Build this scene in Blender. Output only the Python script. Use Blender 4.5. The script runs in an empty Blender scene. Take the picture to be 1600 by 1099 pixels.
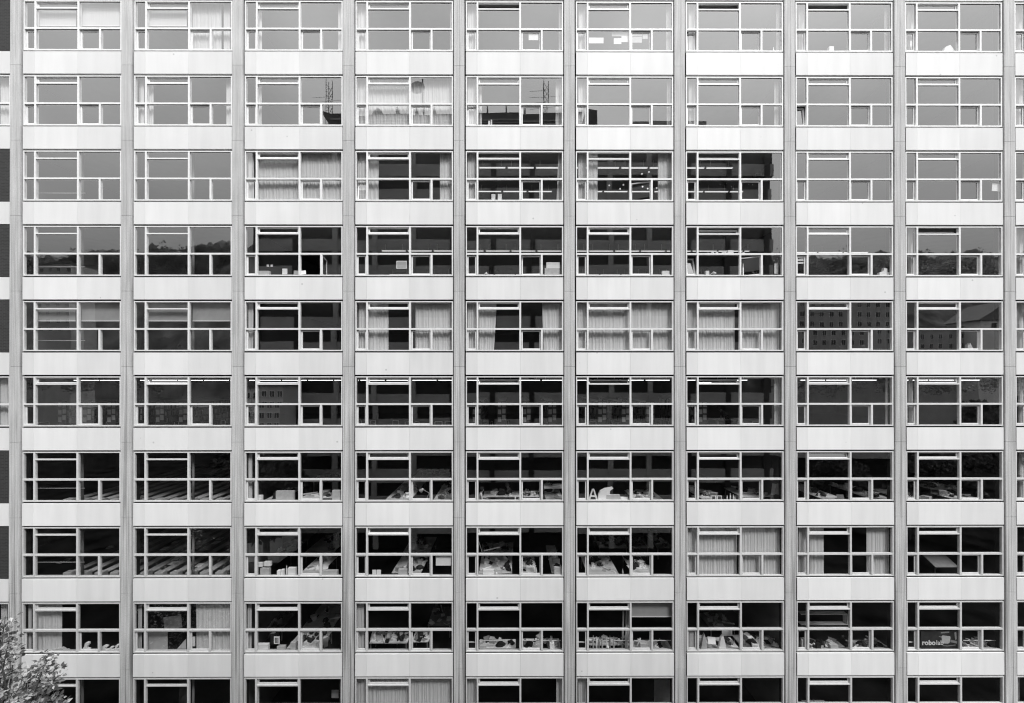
import bpy, bmesh, math, random
from mathutils import Vector, Matrix

# ------------------------------------------------------------------ camera, sky, sun, exposure
S = bpy.context.scene
COL = S.collection
R = math.radians
CAMZ = 24.0
CAM = Vector((0.104, -20.0, CAMZ))
FPX = 620.77                                   # focal length in pixels of the 1600 px wide photograph
Rz = Matrix.Rotation(-0.0029104, 3, 'Z')
Rx = Matrix.Rotation(0.0023110, 3, 'X')
Ry = Matrix.Rotation(0.0002894, 3, 'Y')
RC = Rz @ Rx @ Ry                              # columns: right, forward, up
cd = bpy.data.cameras.new('camera')
cam = bpy.data.objects.new('camera', cd); COL.objects.link(cam)
cd.sensor_width = 36.0; cd.sensor_fit = 'HORIZONTAL'
cd.lens = 36.0 * FPX / 1600.0
cd.shift_y = (590 - 549.5) / 1600.0
cd.clip_start = 0.1; cd.clip_end = 3000
_r, _f, _u = RC.col[0], RC.col[1], RC.col[2]
cam.matrix_world = Matrix(((_r.x, _u.x, -_f.x, CAM.x), (_r.y, _u.y, -_f.y, CAM.y),
                           (_r.z, _u.z, -_f.z, CAM.z), (0, 0, 0, 1)))
S.camera = cam

SUN_EL, SUN_AZ = R(53), R(145)                 # azimuth clockwise from +Y: behind the camera, to the right
W = bpy.data.worlds.new("World"); S.world = W; W.use_nodes = True
nt = W.node_tree; nt.nodes.clear()
sky = nt.nodes.new('ShaderNodeTexSky'); sky.sky_type = 'NISHITA'; sky.sun_disc = False
sky.sun_elevation = SUN_EL; sky.sun_rotation = SUN_AZ
sky.air_density = 1.0; sky.dust_density = 4.0; sky.ozone_density = 1.0; sky.altitude = 60
bw = nt.nodes.new('ShaderNodeRGBToBW')         # the photograph is black and white
pw = nt.nodes.new('ShaderNodeMath'); pw.operation = 'POWER'; pw.inputs[1].default_value = 0.12    # an even, overcast sky
pm = nt.nodes.new('ShaderNodeMath'); pm.operation = 'MULTIPLY'; pm.inputs[1].default_value = 4.8
bg = nt.nodes.new('ShaderNodeBackground'); bg.inputs['Strength'].default_value = 0.15
wo = nt.nodes.new('ShaderNodeOutputWorld')
nt.links.new(sky.outputs[0], bw.inputs[0]); nt.links.new(bw.outputs[0], pw.inputs[0]); nt.links.new(pw.outputs[0], pm.inputs[0]); 
stc = nt.nodes.new('ShaderNodeTexCoord'); sse = nt.nodes.new('ShaderNodeSeparateXYZ'); smr = nt.nodes.new('ShaderNodeMapRange')   # overcast: brighter overhead than at the horizon
for k_, v_ in (('From Min', 0.2), ('From Max', 0.62), ('To Min', 0.42), ('To Max', 1.0)): smr.inputs[k_].default_value = v_
sny = nt.nodes.new('ShaderNodeTexNoise'); sny.inputs['Scale'].default_value = 3.5; sny.inputs['Detail'].default_value = 3         # cloud cover
snr = nt.nodes.new('ShaderNodeMapRange')
for k_, v_ in (('From Min', 0.3), ('From Max', 0.7), ('To Min', 0.86), ('To Max', 1.14)): snr.inputs[k_].default_value = v_
sm2 = nt.nodes.new('ShaderNodeMath'); sm2.operation = 'MULTIPLY'; sm3 = nt.nodes.new('ShaderNodeMath'); sm3.operation = 'MULTIPLY'
nt.links.new(stc.outputs['Generated'], sse.inputs[0]); nt.links.new(sse.outputs['Z'], smr.inputs['Value'])
nt.links.new(stc.outputs['Generated'], sny.inputs['Vector']); nt.links.new(sny.outputs['Fac'], snr.inputs['Value'])
nt.links.new(pm.outputs[0], sm2.inputs[0]); nt.links.new(smr.outputs[0], sm2.inputs[1])
nt.links.new(sm2.outputs[0], sm3.inputs[0]); nt.links.new(snr.outputs[0], sm3.inputs[1])
nt.links.new(sm3.outputs[0], bg.inputs[0]); nt.links.new(bg.outputs[0], wo.inputs[0])
sl = bpy.data.lights.new('sun', 'SUN'); sl.energy = 1.5; sl.angle = R(16); sl.color = (1, 1, 1)
sun = bpy.data.objects.new('sun', sl); COL.objects.link(sun)
sun.location = (0, -60, 90)
sd = Vector((math.sin(SUN_AZ) * math.cos(SUN_EL), math.cos(SUN_AZ) * math.cos(SUN_EL), math.sin(SUN_EL)))
sun.rotation_euler = (-sd).to_track_quat('-Z', 'Y').to_euler()
S.view_settings.view_transform = 'Standard'; S.view_settings.look = 'None'
S.view_settings.gamma = 1.0; S.view_settings.use_curve_mapping = False
S.view_settings.exposure = 1.31
S.render.engine = 'CYCLES'
S.cycles.use_denoising = True; S.cycles.pixel_filter_type = 'BLACKMAN_HARRIS'; S.cycles.filter_width = 1.15
S.cycles.max_bounces = 8; S.cycles.diffuse_bounces = 4; S.cycles.glossy_bounces = 3
S.cycles.transparent_max_bounces = 16; S.cycles.caustics_reflective = False; S.cycles.caustics_refractive = False
S.cycles.sample_clamp_indirect = 4.0

# ------------------------------------------------------------------ helpers
PX = 31.0                                      # photograph pixels per metre on the facade
P = 172.4 / PX                                 # bay pitch
Q = 117.4 / PX                                 # storey pitch
ORD = ['', 'first', 'second', 'third', 'fourth', 'fifth', 'sixth', 'seventh', 'eighth', 'ninth', 'tenth']

def ray(px, py):
    return (RC @ Vector(((px - 800) / FPX, 1.0, -(py - 590) / FPX)))
def at(px, py, y=0.0):                         # point of the room or facade at depth y seen at a photo pixel
    d = ray(px, py); t = (y - CAM.y) / d.y
    return CAM + d * t
def gp(px, py, z):                             # point at height z seen at a photo pixel
    d = ray(px, py); t = (z - CAM.z) / d.z
    return CAM + d * t
def zj(r): return CAMZ + 15.742 - (r - 2) * Q
def vz(r, v): return zj(r) - v / PX
def xl(i): return (i - 5.5) * P
def ux(c, u): return xl(c) + (18.2 + u) / PX
def zfloor(r): return vz(r, 120.0)
def zdesk(r): return zfloor(r) + 0.74

def tag(o, label=None, cat=None, group=None, kind=None):
    if label: o['label'] = label
    if cat: o['category'] = cat
    if group: o['group'] = group
    if kind: o['kind'] = kind
    return o

class MB:
    def __init__(s): s.v = []; s.f = []; s.m = []; s.smooth = False
    def quad(s, a, b, c, d, m=0):
        n = len(s.v); s.v += [tuple(a), tuple(b), tuple(c), tuple(d)]; s.f.append((n, n+1, n+2, n+3)); s.m.append(m)
    def box(s, x0, x1, y0, y1, z0, z1, m=0, M=None):
        n = len(s.v)
        pts = [(x0,y0,z0),(x1,y0,z0),(x1,y1,z0),(x0,y1,z0),(x0,y0,z1),(x1,y0,z1),(x1,y1,z1),(x0,y1,z1)]
        if M is not None: pts = [tuple(M @ Vector(p)) for p in pts]
        s.v += pts
        for f in ((0,3,2,1),(4,5,6,7),(0,1,5,4),(1,2,6,5),(2,3,7,6),(3,0,4,7)):
            s.f.append(tuple(n+i for i in f)); s.m.append(m)
    def tube(s, a, b, r0, r1=None, n=8, m=0, cap=True):
        a = Vector(a); b = Vector(b); r1 = r0 if r1 is None else r1
        d = (b - a).normalized(); x = d.orthogonal().normalized(); y = d.cross(x)
        k = len(s.v)
        for p, r in ((a, r0), (b, r1)):
            for i in range(n):
                t = 2*math.pi*i/n; s.v.append(tuple(p + x*(r*math.cos(t)) + y*(r*math.sin(t))))
        for i in range(n):
            j = (i+1) % n; s.f.append((k+i, k+j, k+n+j, k+n+i)); s.m.append(m)
        if cap:
            s.f.append(tuple(k+i for i in range(n-1, -1, -1))); s.m.append(m)
            s.f.append(tuple(k+n+i for i in range(n))); s.m.append(m)
    def lathe(s, prof, n=12, m=0, c=(0,0,0)):
        k = len(s.v)
        for r, z in prof:
            for i in range(n):
                t = 2*math.pi*i/n; s.v.append((c[0]+r*math.cos(t), c[1]+r*math.sin(t), c[2]+z))
        for q in range(len(prof)-1):
            for i in range(n):
                j = (i+1) % n
                s.f.append((k+q*n+i, k+q*n+j, k+(q+1)*n+j, k+(q+1)*n+i)); s.m.append(m)
        s.f.append(tuple(k+i for i in range(n-1, -1, -1))); s.m.append(m)
        e = k+(len(prof)-1)*n
        s.f.append(tuple(e+i for i in range(n))); s.m.append(m)
    def prism(s, pts, y0, y1, m=0):            # polygon in x,z extruded along y
        k = len(s.v); n = len(pts)
        for y in (y0, y1): s.v += [(p[0], y, p[1]) for p in pts]
        s.f.append(tuple(k+i for i in range(n))); s.m.append(m)
        s.f.append(tuple(k+n+i for i in range(n-1, -1, -1))); s.m.append(m)
        for i in range(n):
            j = (i+1) % n; s.f.append((k+j, k+i, k+n+i, k+n+j)); s.m.append(m)
    def mesh(s, name, mats):
        me = bpy.data.meshes.new(name); me.from_pydata(s.v, [], s.f)
        for mm in (mats if isinstance(mats, (list, tuple)) else [mats]): me.materials.append(mm)
        if any(s.m): me.polygons.foreach_set('material_index', s.m)
        if s.smooth: me.polygons.foreach_set('use_smooth', [True]*len(s.f))
        me.update(); return me
    def build(s, name, mats, parent=None, loc=None, rz=0.0):
        return link(name, s.mesh(name, mats), parent, loc, rz)

def link(name, me, parent=None, loc=None, rz=0.0):
    o = bpy.data.objects.new(name, me); COL.objects.link(o)
    if loc is not None: o.location = loc
    if rz: o.rotation_euler = (0, 0, rz)
    if parent is not None: o.parent = parent
    return o
def empty(name, loc, label, cat, group=None, rz=0.0):
    o = bpy.data.objects.new(name, None); COL.objects.link(o)
    o.empty_display_size = 0.2; o.location = loc; o.rotation_euler = (0, 0, rz)
    return tag(o, label, cat, group)
def copy_tree(o, parent=None):
    c = o.copy(); COL.objects.link(c)
    if parent is not None: c.parent = parent
    for ch in o.children: copy_tree(ch, c)
    return c

# ------------------------------------------------------------------ materials (all greys)
def mat(name, v, rough=0.6, noise=0.0, scale=4.0, stretch=(1,1,1), spec=0.3, bump=0.0, trans=0.0):
    m = bpy.data.materials.new(name); m.use_nodes = True
    n = m.node_tree.nodes; l = m.node_tree.links; b = n['Principled BSDF']
    b.inputs['Base Color'].default_value = (v, v, v, 1); b.inputs['Roughness'].default_value = rough
    b.inputs['Specular IOR Level'].default_value = spec
    if noise or bump:
        tc = n.new('ShaderNodeTexCoord'); mp = n.new('ShaderNodeMapping'); mp.inputs['Scale'].default_value = stretch
        l.new(tc.outputs['Object'], mp.inputs[0])
        nz = n.new('ShaderNodeTexNoise'); nz.inputs['Scale'].default_value = scale; nz.inputs['Detail'].default_value = 5
        l.new(mp.outputs[0], nz.inputs['Vector'])
        if noise:
            mr = n.new('ShaderNodeMapRange'); mr.inputs['From Min'].default_value = 0.3; mr.inputs['From Max'].default_value = 0.7
            mr.inputs['To Min'].default_value = max(0, v*(1-noise)); mr.inputs['To Max'].default_value = min(1, v*(1+noise))
            l.new(nz.outputs['Fac'], mr.inputs['Value']); l.new(mr.outputs[0], b.inputs['Base Color'])
        if bump:
            bp = n.new('ShaderNodeBump'); bp.inputs['Strength'].default_value = bump; bp.inputs['Distance'].default_value = 0.01
            l.new(nz.outputs['Fac'], bp.inputs['Height']); l.new(bp.outputs[0], b.inputs['Normal'])
    if trans:
        tr = n.new('ShaderNodeBsdfTranslucent'); tr.inputs[0].default_value = (v, v, v, 1)
        mx = n.new('ShaderNodeMixShader'); mx.inputs[0].default_value = trans
        l.new(b.outputs[0], mx.inputs[1]); l.new(tr.outputs[0], mx.inputs[2])
        l.new(mx.outputs[0], n['Material Output'].inputs[0])
    return m

def emit(name, v, e):
    m = mat(name, v); b = m.node_tree.nodes['Principled BSDF']
    b.inputs['Emission Color'].default_value = (1, 1, 1, 1); b.inputs['Emission Strength'].default_value = e
    return m

def glass(name):
    m = bpy.data.materials.new(name); m.use_nodes = True
    n = m.node_tree.nodes; l = m.node_tree.links; n.remove(n['Principled BSDF'])
    t = n.new('ShaderNodeBsdfTransparent'); t.inputs[0].default_value = (0.97, 0.97, 0.97, 1)
    g = n.new('ShaderNodeBsdfGlossy'); g.inputs['Roughness'].default_value = 0.0; g.inputs[0].default_value = (1, 1, 1, 1)
    lw = n.new('ShaderNodeLayerWeight'); lw.inputs['Blend'].default_value = 0.5
    pw = n.new('ShaderNodeMath'); pw.operation = 'POWER'; pw.inputs[1].default_value = 3.0
    l.new(lw.outputs['Facing'], pw.inputs[0])
    ma = n.new('ShaderNodeMath'); ma.operation = 'MULTIPLY_ADD'; ma.inputs[1].default_value = 0.6; ma.inputs[2].default_value = GLASS_R
    l.new(pw.outputs[0], ma.inputs[0])
    tc = n.new('ShaderNodeTexCoord'); nz = n.new('ShaderNodeTexNoise'); nz.inputs['Scale'].default_value = 0.9; nz.inputs['Detail'].default_value = 0
    bp = n.new('ShaderNodeBump'); bp.inputs['Strength'].default_value = 0.05; bp.inputs['Distance'].default_value = 0.02
    l.new(tc.outputs['Object'], nz.inputs['Vector']); l.new(nz.outputs['Fac'], bp.inputs['Height']); l.new(bp.outputs[0], g.inputs['Normal'])
    mx = n.new('ShaderNodeMixShader')
    l.new(ma.outputs[0], mx.inputs[0]); l.new(t.outputs[0], mx.inputs[1]); l.new(g.outputs[0], mx.inputs[2])
    l.new(mx.outputs[0], n['Material Output'].inputs[0])
    return m
GLASS_R = 0.175

def panel_mat(name, v):
    m = bpy.data.materials.new(name); m.use_nodes = True
    n = m.node_tree.nodes; l = m.node_tree.links; b = n['Principled BSDF']
    b.inputs['Roughness'].default_value = 0.45; b.inputs['Specular IOR Level'].default_value = 0.3
    ge = n.new('ShaderNodeNewGeometry')
    def noise(sc, scale, det=4):
        mp = n.new('ShaderNodeMapping'); mp.inputs['Scale'].default_value = sc
        l.new(ge.outputs['Position'], mp.inputs[0])
        z = n.new('ShaderNodeTexNoise'); z.inputs['Scale'].default_value = scale; z.inputs['Detail'].default_value = det
        l.new(mp.outputs[0], z.inputs['Vector']); return z.outputs['Fac']
    def rng(x, a, b_, c, d):
        r = n.new('ShaderNodeMapRange'); l.new(x, r.inputs['Value'])
        for k, q in (('From Min', a), ('From Max', b_), ('To Min', c), ('To Max', d)): r.inputs[k].default_value = q
        return r.outputs[0]
    def mul(a, b_):
        q = n.new('ShaderNodeMath'); q.operation = 'MULTIPLY'; l.new(a, q.inputs[0])
        if isinstance(b_, float): q.inputs[1].default_value = b_
        else: l.new(b_, q.inputs[1])
        return q.outputs[0]
    streak = rng(noise((2.2, 1, 0.22), 1.0), 0.36, 0.64, 0.95, 1.012)      # rain streaks
    fine = rng(noise((1, 1, 1), 26.0, 3), 0.3, 0.7, 0.985, 1.015)
    blotch = rng(noise((1, 1, 1), 0.55, 2), 0.3, 0.7, 0.97, 1.02)
    oi = n.new('ShaderNodeObjectInfo'); tint = rng(oi.outputs['Random'], 0, 1, 0.955, 1.025)
    vo = n.new('ShaderNodeTexVoronoi'); vo.inputs['Scale'].default_value = 0.9
    l.new(ge.outputs['Position'], vo.inputs['Vector'])
    dot = rng(vo.outputs['Distance'], 0.035, 0.05, 0.72, 1.0)              # small scattered dirt spots
    tot = mul(mul(mul(mul(streak, fine), mul(blotch, tint)), dot), v)
    l.new(tot, b.inputs['Base Color'])
    return m

def concrete_mat(name, v):
    m = bpy.data.materials.new(name); m.use_nodes = True
    n = m.node_tree.nodes; l = m.node_tree.links; b = n['Principled BSDF']
    b.inputs['Roughness'].default_value = 0.85; b.inputs['Specular IOR Level'].default_value = 0.2
    ge = n.new('ShaderNodeNewGeometry')
    def noise(sc, scale, det=5):
        mp = n.new('ShaderNodeMapping'); mp.inputs['Scale'].default_value = sc
        l.new(ge.outputs['Position'], mp.inputs[0])
        z = n.new('ShaderNodeTexNoise'); z.inputs['Scale'].default_value = scale; z.inputs['Detail'].default_value = det
        l.new(mp.outputs[0], z.inputs['Vector']); return z.outputs['Fac']
    def rng(x, a, b_, c, d):
        r = n.new('ShaderNodeMapRange'); l.new(x, r.inputs['Value'])
        for k, q in (('From Min', a), ('From Max', b_), ('To Min', c), ('To Max', d)): r.inputs[k].default_value = q
        return r.outputs[0]
    def op(o, a, b_):
        q = n.new('ShaderNodeMath'); q.operation = o
        for i, x in enumerate((a, b_)):
            if isinstance(x, float): q.inputs[i].default_value = x
            else: l.new(x, q.inputs[i])
        return q.outputs[0]
    board = rng(noise((13.0, 1, 0.35), 1.0, 3), 0.33, 0.67, 0.84, 1.12)     # board marks
    grain = rng(noise((1, 1, 0.6), 30.0, 4), 0.3, 0.7, 0.86, 1.12)
    blot = rng(noise((1, 1, 0.5), 1.1, 3), 0.3, 0.7, 0.9, 1.08)
    # weathering runs, heavier on the lower storeys where water has collected for longer
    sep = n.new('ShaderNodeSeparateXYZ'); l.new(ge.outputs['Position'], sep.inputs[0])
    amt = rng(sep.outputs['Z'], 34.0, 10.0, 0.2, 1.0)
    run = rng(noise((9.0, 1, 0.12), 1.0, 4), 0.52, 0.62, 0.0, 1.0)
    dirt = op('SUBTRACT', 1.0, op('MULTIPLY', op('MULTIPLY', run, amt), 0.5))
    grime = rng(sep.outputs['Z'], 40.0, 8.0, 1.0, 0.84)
    wn = n.new('ShaderNodeTexWhiteNoise'); wn.noise_dimensions = '1D'
    l.new(op('FLOOR', op('DIVIDE', op('SUBTRACT', sep.outputs['Z'], zj(2)), Q), 0.0), wn.inputs['W'])
    blk = rng(wn.outputs['Value'], 0, 1, 0.95, 1.05)
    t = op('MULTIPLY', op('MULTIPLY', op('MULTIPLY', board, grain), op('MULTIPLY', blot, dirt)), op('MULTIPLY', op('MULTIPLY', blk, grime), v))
    l.new(t, b.inputs['Base Color'])
    bp = n.new('ShaderNodeBump'); bp.inputs['Strength'].default_value = 0.3; bp.inputs['Distance'].default_value = 0.01
    l.new(grain, bp.inputs['Height']); l.new(bp.outputs[0], b.inputs['Normal'])
    return m

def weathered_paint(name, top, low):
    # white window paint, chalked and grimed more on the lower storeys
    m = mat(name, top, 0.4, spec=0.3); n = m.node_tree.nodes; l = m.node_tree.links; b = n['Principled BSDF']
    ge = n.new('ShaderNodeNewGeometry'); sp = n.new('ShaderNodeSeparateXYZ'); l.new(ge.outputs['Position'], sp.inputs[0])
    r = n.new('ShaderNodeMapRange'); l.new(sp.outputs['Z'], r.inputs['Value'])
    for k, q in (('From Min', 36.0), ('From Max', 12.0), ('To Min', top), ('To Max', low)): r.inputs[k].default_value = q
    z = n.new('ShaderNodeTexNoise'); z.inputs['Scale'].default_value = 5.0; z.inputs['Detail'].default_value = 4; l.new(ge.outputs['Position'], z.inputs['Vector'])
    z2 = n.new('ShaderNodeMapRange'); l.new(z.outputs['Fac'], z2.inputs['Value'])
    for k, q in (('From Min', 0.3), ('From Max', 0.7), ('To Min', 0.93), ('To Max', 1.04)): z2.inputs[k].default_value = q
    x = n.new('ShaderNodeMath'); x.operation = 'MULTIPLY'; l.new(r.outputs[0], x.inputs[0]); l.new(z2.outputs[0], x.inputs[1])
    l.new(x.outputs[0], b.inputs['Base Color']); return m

def brick_mat(name):
    m = bpy.data.materials.new(name); m.use_nodes = True
    n = m.node_tree.nodes; l = m.node_tree.links; b = n['Principled BSDF']
    tc = n.new('ShaderNodeTexCoord'); mp = n.new('ShaderNodeMapping'); mp.inputs['Rotation'].default_value = (R(90), 0, 0)
    l.new(tc.outputs['Object'], mp.inputs[0])
    br = n.new('ShaderNodeTexBrick'); br.inputs['Scale'].default_value = 1.0
    br.inputs['Brick Width'].default_value = 0.22; br.inputs['Row Height'].default_value = 0.075; br.inputs['Mortar Size'].default_value = 0.008
    br.inputs['Color1'].default_value = (.030,.030,.030,1); br.inputs['Color2'].default_value = (.017,.017,.017,1); br.inputs['Mortar'].default_value = (.05,.05,.05,1)
    l.new(mp.outputs[0], br.inputs['Vector']); l.new(br.outputs['Color'], b.inputs['Base Color'])
    b.inputs['Roughness'].default_value = 0.8
    return m

M = dict(
    panel=panel_mat('white_panel', 0.80), panel2=panel_mat('grey_white_panel', 0.745),
    concrete=concrete_mat('board_marked_concrete', 0.56),
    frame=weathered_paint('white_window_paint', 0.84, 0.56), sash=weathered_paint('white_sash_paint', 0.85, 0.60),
    rubber=mat('dark_gasket', 0.012, 0.8), glass=glass('window_glass'), brick=brick_mat('dark_brick'),
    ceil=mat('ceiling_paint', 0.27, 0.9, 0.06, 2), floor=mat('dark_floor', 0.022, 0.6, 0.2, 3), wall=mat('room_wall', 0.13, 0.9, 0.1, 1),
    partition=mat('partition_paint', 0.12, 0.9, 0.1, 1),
    curtain=mat('curtain_cloth', 0.86, 0.9, 0.07, 7, (9, 1, 0.15), trans=0.25), sheer=mat('sheer_cloth', 0.86, 0.9, 0.06, 5, (6, 1, 0.2), trans=0.3),
    blind=mat('roller_blind_cloth', 0.42, 0.9, 0.06, 3, trans=0.2), column=mat('column_paint', 0.22, 0.5), white=mat('white_plastic', 0.80, 0.4),
    paper=mat('paper', 0.86, 0.8, 0.04, 9), paper2=mat('grey_paper', 0.5, 0.8, 0.1, 6), dark=mat('black_plastic', 0.018, 0.5),
    cloth=mat('dark_cloth', 0.03, 0.9, 0.3, 8), grey=mat('grey_plastic', 0.25, 0.6, 0.1, 5), wood=mat('pale_wood', 0.42, 0.6, 0.12, 3, (1, 8, 1)),
    top=mat('table_laminate', 0.74, 0.35, 0.08, 2), card=mat('cardboard', 0.42, 0.9, 0.1, 3), metal=mat('grey_metal', 0.35, 0.35), chrome=mat('pale_steel', 0.6, 0.3),
    skin=mat('skin', 0.42, 0.6), hair=mat('dark_hair', 0.02, 0.7), shirt=mat('white_shirt', 0.72, 0.9), jumper=mat('grey_jumper', 0.16, 0.9), jeans=mat('dark_trousers', 0.03, 0.9),
    tube=emit('lit_tube', 0.9, 1.5), dimtube=emit('dim_tube', 0.6, 0.4), leaf=mat('leaf', 0.17, 0.5, 0.55, 2.2, spec=0.5, trans=0.25), bark=mat('bark', 0.10, 0.9, 0.4, 6, (1, 1, .2)),
    hazeleaf=mat('hazed_foliage', 0.33, 1.0, 0.6, 0.12, spec=0.0), darkleaf=mat('dark_leaf', 0.07, 0.7, 0.5, 1.5), ground=mat('ground_cover', 0.011, 1.0, 0.8, 0.35, spec=0.0), hill=mat('wooded_hill', 0.12, 1.0, 0.55, 0.09),  # far wood foliage lightened: distance haze put into its colour
    opp=mat('grey_cladding', 0.34, 0.8, 0.12, 0.5), parapet=mat('roof_plant_cladding', 0.10, 0.8, 0.3, .4), oppdark=mat('dark_glazing', 0.022, 0.3), render=mat('pale_render', 0.6, 0.9, 0.1, 0.3), roof=mat('roof_tile', 0.13, 0.9, 0.2, 1),
    bench=mat('bench_laminate', 0.40, 0.6, 0.25, 1.2), lampshade=mat('lamp_shade', 0.6, 0.6), bounce_pale=mat('pale_bounce_surface', 0.42, 0.9, 0.2, 1),
)
# ------------------------------------------------------------------ the office building
BLD = empty('office_building', (0, 0.5, 0), 'tall white-panelled office block with grey concrete piers and ribbon windows filling the view', 'building')
BLD.location = (0, 0, 0)
rnd = random.Random(7)
ZTOP = vz(1, 13.0) + 2.2
ZBASE = vz(10, 95.2)
DEPTH = 17.0
def pier_mesh(i):
    b = MB(); x0 = xl(i) + 0.6/PX; x1 = xl(i) + 16.85/PX; xm = x0 + 8.9/PX; h = 0.006; g = 0.011
    zs = [0.0] + sorted(zj(r) for r in range(1, 12)) + [ZTOP]
    for a, c in zip(zs[:-1], zs[1:]):
        if c - a < 0.05: continue
        b.box(x0, xm-0.005, -0.035, 0.4, a+h, c-h); b.box(xm+0.005, x1, -0.035, 0.4, a+h, c-h)
    b.box(x0+0.01, x1-0.01, 0.0, 0.38, 0.05, ZTOP-0.05, 1)
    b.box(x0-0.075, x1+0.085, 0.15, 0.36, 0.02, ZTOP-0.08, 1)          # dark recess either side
    return b
for i in range(0, 12): pier_mesh(i).build('pier', [M['concrete'], M['rubber']], BLD)

# spandrel panels: three butted sheets per bay
def spandrel(c, za, zb, w=153.8):
    b = MB(); us = [1.0, 18.6, 85.8, w-.5]
    for k in range(3):
        b.box(ux(c, us[k])+0.003, ux(c, us[k+1])-0.003, 0.0, 0.09, za, zb, (1, 0, 1)[k])
    b.box(ux(c, 1.0), ux(c, w-1.0), 0.02, 0.3, za+0.01, zb-0.01, 2)
    return b
mats3 = [M['panel'], M['panel2'], M['rubber']]
for r in range(1, 10):
    for c in range(0, 11):
        spandrel(c, vz(r, 130.1), vz(r, 95.5)).build('spandrel_panel', mats3, BLD)
b = MB()
for c in range(0, 11):
    b.box(ux(c, 0), ux(c, 153.8), 0.0, 0.3, vz(1, 13.0), ZTOP)
b.box(xl(0), xl(12)-P+17/PX, 0.4, DEPTH, ZTOP-0.3, ZTOP-0.05)
b.build('parapet', M['panel'], BLD)
b = MB()
for c in range(0, 11): b.box(ux(c, 0), ux(c, 153.8), 0.0, 0.3, 0.0, ZBASE)
b.build('base_wall', M['panel2'], BLD)

# window meshes, origin at the bay's content corner (u=0, v=0)
def fb(b, u0, u1, v0, v1, ya, yb, m=0, o=(0, 0)):
    b.box((u0-o[0])/PX, (u1-o[0])/PX, ya, yb, -(v1-o[1])/PX, -(v0-o[1])/PX, m)
def frame_mesh():
    b = MB()
    fb(b, 0.9, 2.4, 15.2, 93.1, .02, .14); fb(b, 151.4, 153.3, 15.2, 93.1, .02, .14)
    fb(b, 2.4, 151.4, 15.2, 16.9, .02, .14); fb(b, 2.4, 151.4, 91.3, 93.1, .02, .15)
    fb(b, 17.8, 20.4, 16.9, 91.2, .017, .14); fb(b, 84.6, 87.3, 16.9, 91.2, .017, .14)
    for a, c in ((2.3, 17.8), (20.4, 84.6), (87.3, 151.4)): fb(b, a, c, 57.2, 59.9, .022, .14)
    fb(b, 118.3, 121.1, 59.9, 91.2, .019, .14)
    fb(b, 20.4, 84.6, 26.2, 28.2, .022, .14)
    fb(b, 2.0, 152.0, 12.6, 15.6, .12, .15, 1); fb(b, 2.0, 152.0, 92.6, 95.6, .12, .15, 1)   # gasket
    fb(b, 0.5, 153.4, 93.4, 119.5, .301, .33, 2)                                              # inside lining below the sill
    fb(b, 0.5, 153.4, 93.4, 94.6, .151, .30, 0)                                              # inside sill board
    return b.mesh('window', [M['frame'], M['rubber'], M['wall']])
FIX = [(2.3,17.8,16.9,57.2), (20.4,84.6,28.3,57.2), (20.4,84.6,59.9,91.2), (87.3,151.4,16.9,57.2), (121.1,151.4,59.9,91.2)]
EXT = [(2.3,17.8,59.9,91.2), (20.4,84.6,16.9,25.9), (87.3,118.3,59.9,91.2)]
def pane_mesh(full, seed):
    g = random.Random(seed); b = MB()
    for (a, c, d, e) in FIX + (EXT if full else []):
        t1 = g.uniform(-1, 1)*0.0022; t2 = g.uniform(-1, 1)*0.0022
        w = (c-a)/PX; h = (e-d)/PX
        def y(su, sv): return 0.06 + t1*w*su + t2*h*sv
        b.quad((a/PX, y(-.5,-.5), -e/PX), (c/PX, y(.5,-.5), -e/PX), (c/PX, y(.5,.5), -d/PX), (a/PX, y(-.5,.5), -d/PX))
    return b.mesh('glass_pane', M['glass'])
def sash_mesh(name, u0, u1, v0, v1, wl, wr, wt, wb, o):
    b = MB(); ya, yb = .092, .135
    fb(b, u0, u0+wl, v0, v1, ya, yb, 0, o); fb(b, u1-wr, u1, v0, v1, ya, yb, 0, o)
    fb(b, u0+wl, u1-wr, v0, v0+wt, ya, yb, 0, o); fb(b, u0+wl, u1-wr, v1-wb, v1, ya-.012, yb, 0, o)
    z = lambda v: -(v-o[1])/PX
    x = lambda u: (u-o[0])/PX
    b.quad((x(u0+wl), .112, z(v1-wb)), (x(u1-wr), .112, z(v1-wb)), (x(u1-wr), .112, z(v0+wt)), (x(u0+wl), .112, z(v0+wt)), 1)
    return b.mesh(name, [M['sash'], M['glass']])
FRAME = frame_mesh()
PANES = {t: [pane_mesh(t, 10*k + t) for k in range(5)] for t in (False, True)}
O_V, O_N, O_S = (52.5, 25.9), (10.0, 90.9), (118.0, 75.0)
VENT = sash_mesh('hopper_sash', 20.8, 84.2, 17.3, 25.9, 2.0, 2.0, 1.5, 1.7, O_V)
NARROW = sash_mesh('narrow_sash', 2.9, 17.3, 60.8, 90.9, 2.0, 2.0, 1.9, 2.0, O_N)
SMALL = sash_mesh('casement_sash', 87.9, 117.8, 60.8, 90.9, 2.0, 1.4, 1.7, 2.0, O_S)
FIXED = {(r, c) for r in (3, 4, 5, 7, 8, 10) for c in (1, 2)}
LEFT_WINDOWS = (2, 6, 9, 10)
OPEN_V = {(1,5):34,(1,7):34,(1,8):34,(3,5):34,(3,6):38,(3,7):36,(4,7):22,(4,9):38,(6,2):12,(6,5):30,(6,6):38,(6,7):32,(7,7):14,(7,8):18,(8,4):8}
OPEN_N = {(1,7):3,(2,5):3,(2,8):5,(4,7):16,(3,4):6}
OPEN_S = {(4,3):78,(3,6):14,(4,7):24,(4,5):4}
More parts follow.
